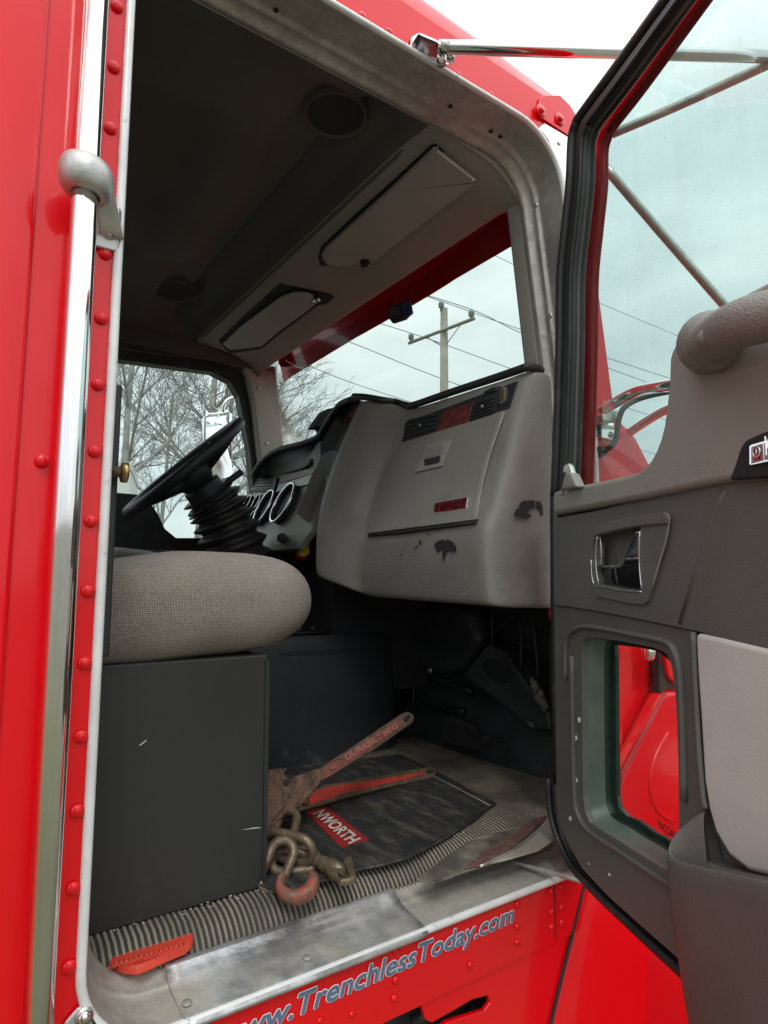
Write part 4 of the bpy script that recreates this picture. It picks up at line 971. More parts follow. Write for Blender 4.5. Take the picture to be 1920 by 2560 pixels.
ww = [(828, 1030), (850, 1020), (862, 1000), (860, 990), (836, 985), (822, 1000), (815, 1020), (795, 1045), (787, 1062), (800, 1058), (812, 1052)]
slab('dash_top_box', [aY(x+0, y+30*0, 1.10) for x, y in [(787, 1066), (796, 1052), (818, 1022), (838, 1018), (866, 1004), (870, 1030), (812, 1080), (808, 1068)]], (0, .06, 0), M['patch'], dash, bevel=.003)
# yellow and maroon valve knobs
kn = tube('trailer_brake_knob', [aY(765, 1362, .93), aY(757, 1385, .92), aY(750, 1400, .92)], [.018, .021, .016], M['maroon'], dash)
slab('yellow_knob', [aY(x, y, .90) for x, y in [(757, 1352), (765, 1352), (774, 1366), (775, 1384), (764, 1392), (752, 1390)]], (0, .02, 0), M['yellow'], dash, bevel=.004)
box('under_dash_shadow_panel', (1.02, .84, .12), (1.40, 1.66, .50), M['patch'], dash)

# ---- steering wheel and column
wl, wh = aY(318, 1286, 1.2), aY(590, 1060, 1.2)
wc = (wl+wh)/2; wa = (wh-wl).normalized(); WR = (wh-wl).length/2-.012; wy = Vector((0, 1, 0)); wn = wa.cross(wy).normalized()
vv = (wc-CAM).normalized(); wn = (wn-vv*wn.dot(vv)*.45); wn = (wn-wa*wn.dot(wa)).normalized(); wy = wn.cross(wa).normalized()
if wn.x < 0: wn = -wn            # towards the column (forward-down)
sw = tube('steering_wheel', [wc+wa*math.cos(t)*WR+wy*math.sin(t)*WR for t in [2*math.pi*k/48 for k in range(48)]], .0185, M['plastic'], truck, closed=True, n=14)
tag(sw, 'black steering wheel seen nearly edge on')
hub = wc+wn*.05
tube('wheel_hub', [wc+wn*.015, hub, wc+wn*.09], [.075, .07, .045], M['plastic'], sw, n=20)
for t in (math.radians(35), math.radians(145), math.radians(215), math.radians(325)):
    e = wc+wa*math.cos(t)*WR+wy*math.sin(t)*WR
    tube('wheel_spoke', [hub+(e-hub)*.15, hub.lerp(e, .6)+wn*.006, e], [.028, .018, .014], M['plastic'], sw, n=8, flat=.6)
wcol = [wc+wn*.08, aY(545, 1270, 1.2), aY(580, 1350, 1.2), aY(612, 1450, 1.2)]
tube('steering_column', crv([wcol[0], wcol[0].lerp(wcol[1], .5), wcol[1]], 4), .065, M['plastic'], truck, n=20)
bp = crv([wcol[0].lerp(wcol[1], .35), wcol[1], wcol[2], wcol[3]], 14); rr = [.080+.014*math.cos(i*1.25)+.0008*i for i in range(len(bp))]
tube('column_boot', bp, rr, M['rubber'], truck, n=24)
tube('turn_signal_lever', [aY(560, 1212, 1.15), aY(575, 1200, 1.15), aY(603, 1180, 1.15)], [.006, .011, .012], M['plastic'], truck)
# ---- passenger seat
bx = slab('seat_base', [Vector((-.30, .16, FZ+.001)), Vector((.494, .16, FZ+.001)), Vector((.492, .16, .333)), Vector((-.30, .16, .333))], (0, .46, 0), mat('seat_box_black', (.023, .023, .022), .52, bump=.3, bscale=500, var=.2, vscale=3, dirt=(.11, .105, .095), dscale=8, dlo=.60, dhi=.85, damt=.3), truck, bevel=.004)
tag(bx, 'matte black boxed seat pedestal with a white scratch')
slab('base_edge_flange', [Vector((.488, .1585, FZ+.01)), Vector((.4955, .1585, FZ+.01)), Vector((.4935, .1585, .325)), Vector((.486, .1585, .325))], (0, -.0015, 0), M['plastic'], bx)
for pts in [[(348, 1863), (357, 1856), (366, 1849), (367, 1851), (358, 1859), (349, 1865)], [(663, 1740), (668, 1744), (664, 1743)], [(602, 2075), (640, 2068), (655, 2069), (640, 2071)]]:
    slab('scratch', lY(pts, .1596), (0, -.0002, 0), mat('scratch_white', (.55, .55, .53), .8), bx)
# cushion: a rounded superellipsoid
V = []; F = []; UV = []
nu, nv = 72, 40
def sp(v, p): return math.copysign(abs(v)**p, v)
ccx, ccy, ccz = .15, .415, .4165; ax, ay, az = .470, .285, .092
for j in range(nv+1):
    ph = -math.pi/2+math.pi*j/nv
    for i in range(nu):
        th = 2*math.pi*i/nu
        x = ccx+ax*sp(math.cos(ph), .26)*sp(math.cos(th), .42); y = ccy+ay*sp(math.cos(ph), .26)*sp(math.sin(th), .36); z = ccz+az*sp(math.sin(ph), .92)
        if z > ccz: z += .012*max(0, min(1, (x-.05)/.3))*(1-((x-.42)/.40)**2 if x > .42 else 1)
        if z > ccz: z -= .026*(1-max(0, min(1, (x-.12)/.36)))**1.2*min(1, (z-ccz)/az)
        z += .005*math.sin(x*9+1)*math.cos(y*7)+.0018*math.sin(x*31+y*12)*math.sin(z*40)
        if z < ccz: z += .010*max(0, (x-.30)/.35)
        z += -.012*max(0, (.35-x)/.35) if z < ccz else 0
        V.append((x, y, z))
for j in range(nv):
    for i in range(nu): F.append([j*nu+i, j*nu+(i+1) % nu, (j+1)*nu+(i+1) % nu, (j+1)*nu+i])
F += [list(range(nu-1, -1, -1)), [nv*nu+i for i in range(nu)]]
cu = mk('seat_cushion', V, F, M['seat'], truck, smooth=True); tag(cu, 'plump woven taupe seat cushion on a black pedestal')
uvl = cu.data.uv_layers.new(name='UVMap')
for poly in cu.data.polygons:
    for li in poly.loop_indices:
        co = cu.data.vertices[cu.data.loops[li].vertex_index].co
        ang = math.atan2(co.y-ccy, co.x-ccx)
        n_ = poly.normal
        if abs(n_.z) > .8: uvl.data[li].uv = (co.x*3, co.y*3)
        else:
            sarc = co.x if co.y < ccy and co.x < .5 else .5+(co.y-.12) if co.x >= .5 else co.x
            uvl.data[li].uv = ((co.x*math.cos(.3)+co.y*.9)*3, co.z*3)
# driver's seat beyond
V = []
for j in range(17):
    ph = -math.pi/2+math.pi*j/16
    for i in range(40):
        th = 2*math.pi*i/40
        V.append((.22+.43*sp(math.cos(ph), .5)*sp(math.cos(th), .6), 1.20+.26*sp(math.cos(ph), .5)*sp(math.sin(th), .6), .487+.085*sp(math.sin(ph), .8)))
F = [[j*40+i, j*40+(i+1) % 40, (j+1)*40+(i+1) % 40, (j+1)*40+i] for j in range(16) for i in range(40)]
mk('driver_seat_cushion', V, F, M['vinyl_dk'], truck, smooth=True)
box('driver_seat_base', (-.1, 1.0, FZ), (.5, 1.4, .40), M['dark'], truck, bevel=.01)
# black latch post edge and striker pin inside the rear of the opening
box('latch_post', (aY(281, 1400, .10).x-.05, .108, .35), (aY(296, 1100, .12).x, .135, aY(290, 965, .12).z), M['plastic'], truck, bevel=.004)
pn = aY(279, 1178, .09); tube('striker_pin', [pn, pn+Vector((.014, 0, 0))], .0085, M['rust'], truck)
tube('striker_head', [pn+Vector((.014, 0, 0)), pn+Vector((.022, 0, 0))], .0155, M['brass'], truck)

# ==================================================================== OPEN DOOR
DA = math.radians(68.0)
du = Vector((-math.cos(DA), -math.sin(DA), 0)); dn = Vector((-math.sin(DA), math.cos(DA), 0)); E0 = Vector((1.045, -.018, 0))
def dP(px, py, off=0.0): return onP(px, py, E0+dn*off, dn)
def dL(pts, off=0.0): return [dP(x, y, off) for x, y in pts]
door = slab('door', dL([(1388, 1500), (1392, 2020), (1420, 2110), (1475, 2215), (1560, 2300), (1700, 2430), (1900, 2590), (2300, 2900), (2700, 3300), (2700, 1800), (2100, 1640), (1900, 1570)], -.055)[:0] or
            dL([(1389, 1262), (1390, 1515), (1500, 1540), (2600, 1700), (2600, 1100), (1700, 1230)], -.035), -dn*.02, M['plastic'], truck, bevel=.003)
tag(door, 'open passenger door lined in taupe vinyl with a small lower window')
def dslab(name, pts, off, th, material, bevel=.003, **k):
    """off = inner face, th = thickness outwards"""
    return slab(name, dL(pts, off), -dn*th, material, door, bevel=bevel, **k)
def c4(l): return [(960+x*.5786, 850+y*.5786) for x, y in l]
def c6z(l): return [(1380+x*.3255, 850+y*.3255) for x, y in l]
def r1(l): return [(1300+x*.3737, 1650+y*.3737) for x, y in l]
# upper lining: sill strip running into the broad panel at the rear of the window
upper = c6z([(0, 1165), (60, 1145), (190, 1118), (300, 1095), (420, 1072), (560, 1040), (640, 1015), (700, 975), (750, 915), (790, 840), (820, 760), (845, 660), (862, 540), (875, 420), (885, 300), (890, 150), (905, 90), (950, 0)])
upper += [(1705, 825), (1725, 800), (1790, 770), (1920, 700), (2100, 600), (2100, 1150), (1990, 1176)]
upper += c6z([(1659, 1052), (1540, 1075), (1340, 1085), (1100, 1130), (700, 1215), (300, 1290), (0, 1342)])
dslab('upper_lining', upper, .030, .06, M['vinyl_lt'], bevel=.010, bseg=4)
# middle panel
midp = [(1383, 1297), (1500, 1275), (1615, 1247), (1760, 1216), (1822, 1204), (1905, 1198), (1990, 1180), (2150, 1150), (2150, 1680), (1990, 1634), (1920, 1621), (1740, 1577), (1600, 1548), (1480, 1525), (1386, 1512)]
MIDP = midp
# crease of the middle panel
tube('lining_crease', [dP(1815, 1222, .014), dP(1790, 1270, .0145), dP(1745, 1420, .0145), dP(1702, 1560, .014)], .006, M['vinyl_dk'], door, n=8, flat=.5)
# lower lining: plate with the little window cut in it
def d2(p):  # plane coords (along door, height)
    q = p-E0; return Vector((q.dot(du), q.z))
def d3(off): return lambda p: E0+du*p.x+Vector((0, 0, p.y))+dn*off
low_out = [d2(p) for p in dL([(1386, 1514), (1480, 1527), (1600, 1550), (1735, 1578), (1738, 1700), (1748, 1900), (1762, 2060), (1800, 2250), (1900, 2420), (1980, 2560), (1800, 2470), (1700, 2400), (1600, 2312), (1520, 2240), (1455, 2170), (1425, 2120), (1400, 2060), (1391, 2000), (1390, 1800)], .010)]
win = dL([(1455, 1640), (1457, 1606), (1470, 1592), (1500, 1594), (1600, 1612), (1650, 1622), (1668, 1636), (1680, 1668), (1690, 1750), (1696, 1900), (1697, 2060), (1695, 2185), (1662, 2173), (1600, 2135), (1520, 2085), (1475, 2056), (1463, 2030), (1458, 1990), (1456, 1850)], .010)
win2 = [d2(p) for p in win]
ring('lower_lining', low_out, win2, d3(.010), -dn*.016, M['vinyl_dk'], door, bevel=.004)
bead = crv([p+dn*.002 for p in dL([(1418, 1700), (1420, 1605), (1440, 1573), (1480, 1566), (1600, 1588), (1665, 1602), (1690, 1625), (1705, 1680), (1712, 1800), (1716, 2000)], .010)], 5)
tube('window_bead', bead, .007, M['vinyl_dk'], door, n=8, flat=.6)
bead2 = crv([p+dn*.001 for p in dL([(1433, 1640), (1436, 1850), (1440, 1990), (1450, 2040), (1480, 2082), (1560, 2135), (1650, 2195), (1700, 2225)], .010)], 5)
tube('window_bead', bead2, .0075, M['vinyl_dk'], door, n=8, flat=.6)
# green tinted reveal and pane of the small window
green = mat('dark_green_seal', (.010, .028, .021), .3, var=.3, vscale=30, dirt=(.2, .24, .2), dscale=60, dlo=.66, dhi=.78)
inn = dL([(1490, 1640), (1492, 1606), (1500, 1600), (1650, 1628), (1690, 1660), (1700, 1750), (1705, 2150), (1672, 2120), (1640, 2080), (1590, 2050), (1560, 2035), (1548, 2010), (1545, 1900), (1542, 1640), (1540, 1610)], -.045)
inn2 = [d2(p) for p in dL([(1543, 1640), (1541, 1612), (1600, 1618), (1650, 1628), (1690, 1660), (1700, 1750), (1705, 2120), (1665, 2092), (1640, 2080), (1600, 2050), (1572, 2040), (1552, 2018), (1547, 1990), (1545, 1850)], -.050)]
gout = [d2(p)*1.0 for p in dL([(1440, 1570), (1720, 1600), (1730, 2230), (1660, 2190), (1470, 2065), (1440, 2000)], -.050)]
ring('window_seal_frame', gout, inn2, d3(-.046), -dn*.008, green, door)
A, B = ring2d(win2, inn2)
C_ = [a.lerp(b, .42) for a, b in zip(A, B)]
grid('window_reveal', [[d3(-.002)(p) for p in A], [d3(-.030)(p) for p in C_]], mat('grey_green_seal', (.10, .13, .105), .35, var=.2, vscale=20), door, cu=True)
grid('window_reveal', [[d3(-.030)(p) for p in C_], [d3(-.047)(p) for p in C_]], green, door, cu=True)
slab('small_window_glass', [p-dn*.038 for p in dL([(1440, 1590), (1720, 1590), (1730, 2230), (1470, 2070)], 0)], -dn*.004, M['glass_peep'], door)
text_mesh('etched_marking', 'PACCAR', dP(1646, 2068, -.037), dP(1676, 2090, -.037)-dP(1646, 2068, -.037), Vector((0, 0, 1)), (dP(1690, 2098, -.037)-dP(1646, 2068, -.037)).length, .012, M['patch'], door, 0, .03, .0005)
text_mesh('etched_marking', 'MIST-YAHL', dP(1563, 1967, -.037), dP(1592, 1980, -.037)-dP(1563, 1967, -.037), Vector((0, 0, 1)), .024, .008, M['patch'], door, 0, .02, .0005) if False else None
for q in [(350, 480), (372, 520), (362, 545), (375, 805), (335, 1060), (345, 45), (395, 400)]:
    x, y = r1([q])[0]; rr_ = 2+3*random.random()
    dslab('worn_fleck', [(x-rr_, y-rr_), (x+rr_*.6, y-rr_*1.6), (x+rr_, y+rr_), (x-.3*rr_, y+rr_*1.8)], .0106, .0004, M['decal_white'], bevel=0)
for q, w_, h_ in [((735, 1335), 40, 14), ((790, 1365), 26, 8), ((590, 1425), 20, 22), ((455, 1355), 10, 16), ((840, 1390), 18, 8)]:
    x, y = r1([q])[0]; dslab('worn_fleck', [(x, y), (x+w_*.2, y+1), (x+w_*.35, y+h_*.35), (x+w_*.15, y+h_*.25), (x+w_*.05, y+h_*.4)], .0106, .0004, M['decal_white'], bevel=0)
# pale insert behind the arm side
ins = [(1735, 1581), (1800, 1594), (1920, 1622), (2150, 1680), (2150, 2420), (1960, 2212), (1920, 2192), (1870, 2180), (1820, 2140), (1785, 2080), (1768, 2020), (1757, 1950), (1748, 1800), (1740, 1680)]
dslab('lower_backing', [(1738, 1600), (2300, 1720), (2300, 2600), (1900, 2400), (1745, 2100)], -.008, .02, M['vinyl_dk'], bevel=0)
dslab('grey_insert', ins, .020, .03, M['insert'], bevel=.008, bseg=3)
tube('insert_welt', crv(dL([(1733, 1580), (1738, 1700), (1746, 1850), (1757, 1980), (1764, 2022)], .019), 4), .0045, M['vinyl_dk'], door, n=8)
# map pocket, a curved bin standing proud
pk_top = [(1764, 2024), (1730, 2046), (1700, 2072), (1680, 2095), (1668, 2118)]
pf = [(1668, 2118, .055), (1672, 2140, .062), (1700, 2152, .068), (1760, 2165, .072), (1830, 2182, .074), (1930, 2200, .074), (2100, 2240, .074)]
pocket_rows = []
for (x, y, o_) in pf:
    t = dP(x, y, o_); pocket_rows.append([t-dn*.010+Vector((0, 0, -.006)), t-dn*.003, t+Vector((0, 0, -.006))+dn*.003, t+Vector((0, 0, -.05))+dn*.002, t+Vector((0, 0, -.16))-dn*.008, t+Vector((0, 0, -.30))-dn*.03])
front0 = []
for (x, y, o_) in [(1764, 2024, .018), (1735, 2042, .026), (1705, 2066, .036), (1682, 2090, .046)]:
    t = dP(x, y, o_); front0.append([t-dn*.010+Vector((0, 0, -.006)), t-dn*.003, t+Vector((0, 0, -.006))+dn*.003, t+Vector((0, 0, -.05))+dn*.002, t+Vector((0, 0, -.16))-dn*.006, t+Vector((0, 0, -.30))-dn*.02])
grid('map_pocket', front0+pocket_rows, M['vinyl_dk'], door, sub=2, solid=.003)
# lower skirt of the lining
sk_ = [(1668, 2120), (1800, 2170), (2150, 2240), (2500, 3000), (2250, 3000), (1860, 2560), (1700, 2392), (1672, 2330)]
dslab('lower_skirt', sk_, .022, .03, M['vinyl_dk'], bevel=.006)
# rubber edge seal of the door
seal = crv(dL([(1391, 1960), (1396, 2040), (1415, 2110), (1450, 2180), (1500, 2235), (1580, 2310), (1700, 2420), (1880, 2580), (2100, 2770)], -.012), 5)
tube('edge_seal', seal, .011, M['rubber'], door, n=10)
tube('edge_seal', [p+dn*.018+Vector((0, 0, .012)) for p in seal], .006, M['rubber'], door, n=8)
oskin = dL([(1391, 1300), (1391, 2010), (1420, 2120), (1475, 2208), (1580, 2305), (1880, 2572), (2300, 2950), (2500, 3000), (2500, 2100), (1740, 2250), (1450, 2040), (1440, 1560), (2500, 1640), (2500, 1000), (1700, 1240)], -.06)
# ---- handle bowl
def h6(l): return [(1430+x*.1989, 1230+y*.1989) for x, y in l]
bez = h6([(250, 480), (300, 420), (480, 360), (750, 295), (1000, 265), (1150, 262), (1210, 300), (1230, 340), (1190, 600), (1110, 850), (1050, 1080), (1000, 1250), (960, 1370), (900, 1410), (780, 1405), (500, 1350), (300, 1300), (260, 1150), (235, 850)])
cut = h6([(290, 552), (420, 520), (640, 470), (870, 430), (862, 600), (850, 800), (862, 1000), (876, 1240), (600, 1215), (340, 1165), (300, 1150), (262, 1000), (250, 850), (262, 650)])
ring('middle_lining', [d2(p) for p in dL(MIDP, .016)], [d2(p) for p in dL(cut, .016)], d3(.016), -dn*.045, M['vinyl_dk'], door, bevel=.004)
A2d = [d2(p) for p in dL(bez, .020)]; B2d = [d2(p) for p in dL(cut, .020)]
ring('handle_bezel', A2d, B2d, d3(.021), -dn*.012, M['vinyl_dk'], door, bevel=.003)
slab('handle_bowl', [d3(-.012)(p) for p in B2d], -dn*.004, M['patch'], door)
A_, B_ = ring2d(B2d, [p*1.0 for p in B2d])
grid('handle_bowl_wall', [[d3(.010)(p) for p in A_], [d3(-.013)(p) for p in A_]], M['vinyl_dk'], door, cu=True)
slab('handle_backplate', dL(h6([(370, 560), (440, 545), (800, 480), (760, 600), (680, 820), (620, 930), (430, 940), (370, 945)]), -.010), dn*.002, M['vinyl_dk'], door)
slab('door_handle', dL(h6([(795, 490), (858, 480), (845, 820), (670, 830), (690, 720), (740, 600)]), .020), -dn*.012, M['chrome'], door, bevel=.003)
slab('lock_lever', dL(h6([(670, 845), (840, 835), (850, 960), (870, 1225), (600, 1205), (345, 1160), (420, 1100), (310, 960), (610, 935)]), .004), -dn*.008, mat('gloss_black_lever', (.012, .012, .014), .12, coat=1), door, bevel=.002)
slab('lever_chrome_side', dL(h6([(300, 560), (350, 555), (365, 700), (365, 920), (305, 940), (298, 750)]), .012), -dn*.006, M['chrome'], door, bevel=.001)
ch1 = dL(h6([(318, 553), (300, 750), (305, 960), (335, 1160)]), .022)
tube('handle_chrome_line', crv(ch1, 4), .0011, M['chrome'], door, n=6)
tube('handle_chrome_line', dL(h6([(305, 948), (430, 937), (620, 925), (665, 838), (840, 828)]), .012), .0010, M['chrome'], door, n=6)
tube('handle_chrome_line', crv(dL(h6([(855, 480), (845, 800), (852, 1000), (875, 1220)]), .021), 4), .0012, M['chrome'], door, n=6)
tube('handle_chrome_line', crv(dL(h6([(240, 850), (250, 1050), (290, 1165), (450, 1200), (650, 1240), (875, 1255)]), .022), 4), .0010, M['chrome'], door, n=6)
tube('bezel_edge', crv(dL(h6([(1150, 262), (1225, 320), (1185, 600), (1110, 850), (1010, 1200)]), .021), 4), .0016, M['vinyl_lt'], door, n=6)
slab('bezel_brow', dL(h6([(255, 480), (310, 420), (480, 365), (750, 300), (1000, 268), (1150, 265), (1195, 305), (1185, 405), (880, 430), (640, 465), (300, 550)]), .026), -dn*.006, M['vinyl_dk'], door, bevel=.003)
# ---- badge at the rear of the door
bk = c6z([(1352, 1078), (1400, 960), (1440, 830), (1480, 770), (1560, 730), (1659, 690)])+[(2020, 1050), (2020, 1185), (1930, 1195)]
dslab('badge_backing', bk, .033, .012, M['patch'], bevel=.004)
bq = c6z([(1512, 815), (1530, 800)])+[(1990, 1078), (1990, 1140)]+c6z([(1525, 965), (1512, 955)])
dslab('badge_frame', bq, .036, .004, M['chrome'], bevel=.001)
dslab('badge_plate', c6z([(1530, 822), (1610, 797), (1619, 925), (1530, 948)]), .0368, .002, M['badge'], bevel=0)
dslab('badge_plate', c6z([(1625, 793)])+[(1988, 1086), (1988, 1131)]+c6z([(1632, 922)]), .0368, .002, M['badge'], bevel=0)
ko = dP(1915, 1137, .0372); kx = dP(1985, 1123, .0372)-ko
text_mesh('badge_lettering', 'KENW', ko, kx, Vector((0, 0, 1)), .05, .022, M['chrome'], door, 0, .02, .0004)
em = [dP(*q, .0375) for q in c6z([(1570, 860)])][0]
tube('badge_emblem', [em+(-du*math.cos(t)*.0055+Vector((0, 0, math.sin(t)*.0065))) for t in [2*math.pi*k/16 for k in range(16)]], .0009, M['chrome'], door, closed=True, n=6)
tube('badge_emblem', [em+Vector((0, 0, .005)), em+Vector((0, 0, -.005))], .0009, M['chrome'], door, n=6)
slab('badge_foot', [dP(*q, .0375) for q in c6z([(1552, 890), (1592, 882), (1592, 918), (1552, 925)])], dn*.0006, M['red_old'], door)
# ---- grab handle at the top of the lining
gh = [dP(2020, 770, .07), dP(1900, 795, .085), dP(1840, 815, .085), dP(1792, 845, .072), dP(1768, 868, .045), dP(1765, 885, .025)]
tube('pull_handle', crv(gh, 6), [.028-.00*k for k in range(31)], M['vinyl'], door, n=18)
tube('pull_handle_foot', [dP(1775, 856, .026), dP(1785, 856, .045), dP(1792, 852, .058)], [.042, .039, .029], M['vinyl'], door, n=22)
tube('handle_plug', [dP(1766, 846, .092), dP(1766, 846, .1035)], .0115, M['vinyl'], door, n=18)
# ---- window frame of the door
fr_out = [(1379, 1240), (1385, 1100), (1392, 860), (1394, 694), (1405, 579), (1417, 463), (1423, 347), (1432, 310), (1445, 285), (1530, 170), (1654, 0), (1800, -200)]
def rowpts(dx, off):
    res = []
    for i, (x, y) in enumerate(fr_out):
        if i < 6: nx_, ny_ = 1, .02
        elif i < 9: nx_, ny_ = .95, .35
        else: nx_, ny_ = .81, .59
        res.append(dP(x+nx_*dx, y+ny_*dx, off))
    return crv(res, 6)
tube('frame_seal', rowpts(9, .018), .0105, M['rubber'], door, n=10)
grid('window_frame', [rowpts(14, .0), rowpts(18, .024), rowpts(48, .024), rowpts(52, .012), rowpts(60, .012), rowpts(62, -.012)], M['plastic'], door)
tube('glass_run', rowpts(33, .026), .0045, M['rubber'], door, n=8)
tube('glass_run', rowpts(52, .014), .0055, M['vinyl_dk'], door, n=8)
tube('glass_run', rowpts(62, .004), .0060, M['rubber'], door, n=8)
grid('frame_outer_flange', [rowpts(10, -.050), rowpts(60, -.052), rowpts(95, -.050), rowpts(97, -.060), rowpts(20, -.068)], M['red'], door)
tube('flange_edge', rowpts(100, -.056), .003, M['red_old'], door, n=8)
gl = [dP(x, y, -.006) for x, y in [(1446, 1240), (1452, 900), (1450, 700), (1470, 480), (1500, 350), (1700, 60), (1900, -200), (2300, -200), (2300, 900), (1900, 1000), (1640, 1240)]]
dg_ = slab('window_glass', gl, -dn*.004, M['glass_door'], door)
# lock button and boot at the front corner of the window
bt = [(1402, 1222), (1408, 1195), (1414, 1178), (1422, 1176), (1432, 1195), (1440, 1215)]
dslab('mirror_boot', [(1400, 1226), (1408, 1192), (1412, 1180), (1426, 1182), (1436, 1205), (1442, 1218)], .045, .02, M['vinyl_lt'], bevel=.005)
dslab('lock_button', [(1407, 1182), (1408, 1165), (1418, 1158), (1424, 1166), (1430, 1185)], .040, .010, M['alu'], bevel=.002)
tube('edge_seal', dL([(1387, 1235), (1388, 1500), (1392, 1800), (1395, 2010)], -.022), .010, M['rubber'], door, n=8)
# outer skin of the door behind the linings
sk2 = [d2(p) for p in dL([(1392, 1300), (1392, 2010), (1420, 2115), (1475, 2208), (1580, 2305), (1900, 2595), (2500, 3100), (2500, 1050), (1900, 1150)], -.058)]
gout2 = [d2(p) for p in dL([(1500, 1585), (1712, 1600), (1720, 2180), (1660, 2140), (1520, 2050), (1498, 2000)], -.058)]
ring('outer_skin', sk2, gout2, d3(-.055), -dn*.006, M['red'], door)

# ==================================================================== mirror arms
def arm(name, pts, r, parent=truck, flat=1.0, m_='chrome'): return tube(name, crv(pts, 6), r, M[m_], parent, n=14, flat=flat)
b0 = aY(1120, 118, -.05)
bk_ = [aY(*q, -.004) for q in [(1024, 122), (1027, 95), (1045, 84), (1130, 120), (1136, 132), (1118, 165), (1100, 158)]]
mb = slab('mirror_bracket', bk_, (0, -.004, 0), M['chrome'], truck, bevel=.001)
slab('bracket_shelf', [aY(1045, 84, -.004), aY(1130, 120, -.004), aY(1132, 122, -.05), aY(1052, 88, -.03)], (0, 0, .003), M['chrome'], mb)
far1 = aX(1905, 142, 1.05)
far1 = onP(1940, 142, (0, -.33, 0), (0, 1, 0))
arm('mirror_arm', [b0, b0.lerp(far1, .06), far1], [.011]+[.0125]*5+[.0135]*7, m_='chrome')
arm('mirror_arm', [aY(1530, 335, .0), onP(1700, 262, (0, -.14, 0), (0, 1, 0)), onP(1940, 152, (0, -.33, 0), (0, 1, 0))], .011, m_='alu_dark')
arm('mirror_arm', [aY(1510, 415, .02), aY(1660, 590, -.03), aY(1815, 768, -.10), aY(1950, 920, -.16)], .0115, m_='alu')
tube('bracket_nut', [b0+Vector((0, .02, .012)), b0+Vector((0, .02, -.022))], .010, M['chrome'], mb, n=6)
tube('bracket_nut', [aY(1126, 140, -.03), aY(1126, 150, -.03)], .009, M['chrome'], mb, n=10)
# lower arms on the cowl
lb = aY(1520, 1050, .0)
arm('mirror_arm', [aY(1500, 1030, -.02), onP(1545, 1003, (0, -.06, 0), (0, 1, 0)), onP(1600, 975, (0, -.14, 0), (0, 1, 0)), onP(1680, 962, (0, -.3, 0), (0, 1, 0)), onP(1760, 955, (0, -.4, 0), (0, 1, 0))], .012, m_='chrome')
arm('mirror_arm', [aY(1505, 1128, -.01), aY(1525, 1118, -.03), aY(1540, 1095, -.035), aY(1548, 1045, -.04), aY(1565, 1015, -.05), aY(1610, 993, -.07), aY(1680, 978, -.10), aY(1760, 965, -.14)], .0065, m_='rubber')
arm('mirror_arm', [aY(1572, 1082, .0), aY(1620, 1050, -.05), aY(1670, 1022, -.1), aY(1760, 985, -.2)], .011, m_='chrome')
box('arm_mount', (aY(1482, 1060, -.01).x, -.012, aY(1500, 1098, 0).z), (aY(1534, 1060, -.01).x, .012, aY(1500, 1055, 0).z), M['chrome'], truck, bevel=.002)
slab('arm_socket', lY([(1488, 1040), (1503, 1028), (1530, 1030), (1524, 1060), (1490, 1058)], -.012), (0, -.02, 0), M['alu'], truck, bevel=.004)
place('mount_bolt', hexm, M['chrome'], aY(1531, 1086, -.013), (0, -1, 0), truck, 1.1)
tube('rubber_grommet', [aY(1503, 1128, -.002), aY(1503, 1128, -.016)], .013, M['rubber'], truck)
# far mirror beyond the driver window
FY = 2.05
mf = tube('far_mirror', [aY(x, y, FY) for x, y in [(512, 1120), (512, 1045), (518, 1038), (570, 1028), (577, 1035), (577, 1200), (512, 1200)]], .0075, M['chrome'], truck, closed=True, n=8)
slab('mirror_face', [aY(x, y, FY+.012)+Vector((0, (1120-y)*.0006, 0)) for x, y in [(515, 1040), (574, 1032), (574, 1198), (515, 1198)]], (0, .02, 0), M['chrome'], mf)
tube('mirror_hanger', crv([aY(x, y, FY) for x, y in [(558, 1030), (562, 1008), (578, 995), (612, 988)]], 5), .008, M['chrome'], mf)
tube('mirror_hanger', crv([aY(x, y, FY) for x, y in [(545, 1026), (532, 1018), (533, 1000), (531, 985)]], 5), .006, M['alu'], mf)
# dash top device hanging at the windscreen
tg = empty('windscreen_tag', (0, 0, 0), 'small blue and black toll tag stuck high on the windscreen', 'toll tag')
tq = lP([(972, 768), (1016, 752), (1026, 780), (1010, 798), (980, 808), (970, 795)], Vector((1.14, 0, 0)), (1, 0, 0))
slab('tag_body', tq, (.012, 0, 0), M['patch'], tg, bevel=.003)
slab('tag_cover', lP([(1002, 762), (1022, 753), (1028, 782), (1012, 796)], Vector((1.133, 0, 0)), (1, 0, 0)), (.010, 0, 0), M['blue'], tg, bevel=.002)
for k in range(3):
    a = onP(976, 776+k*6, (1.1375, 0, 0), (1, 0, 0)); b = onP(996, 769+k*6, (1.1375, 0, 0), (1, 0, 0)); tube('tag_print', [a, b], .0009, M['vinyl_lt'], tg, n=4)

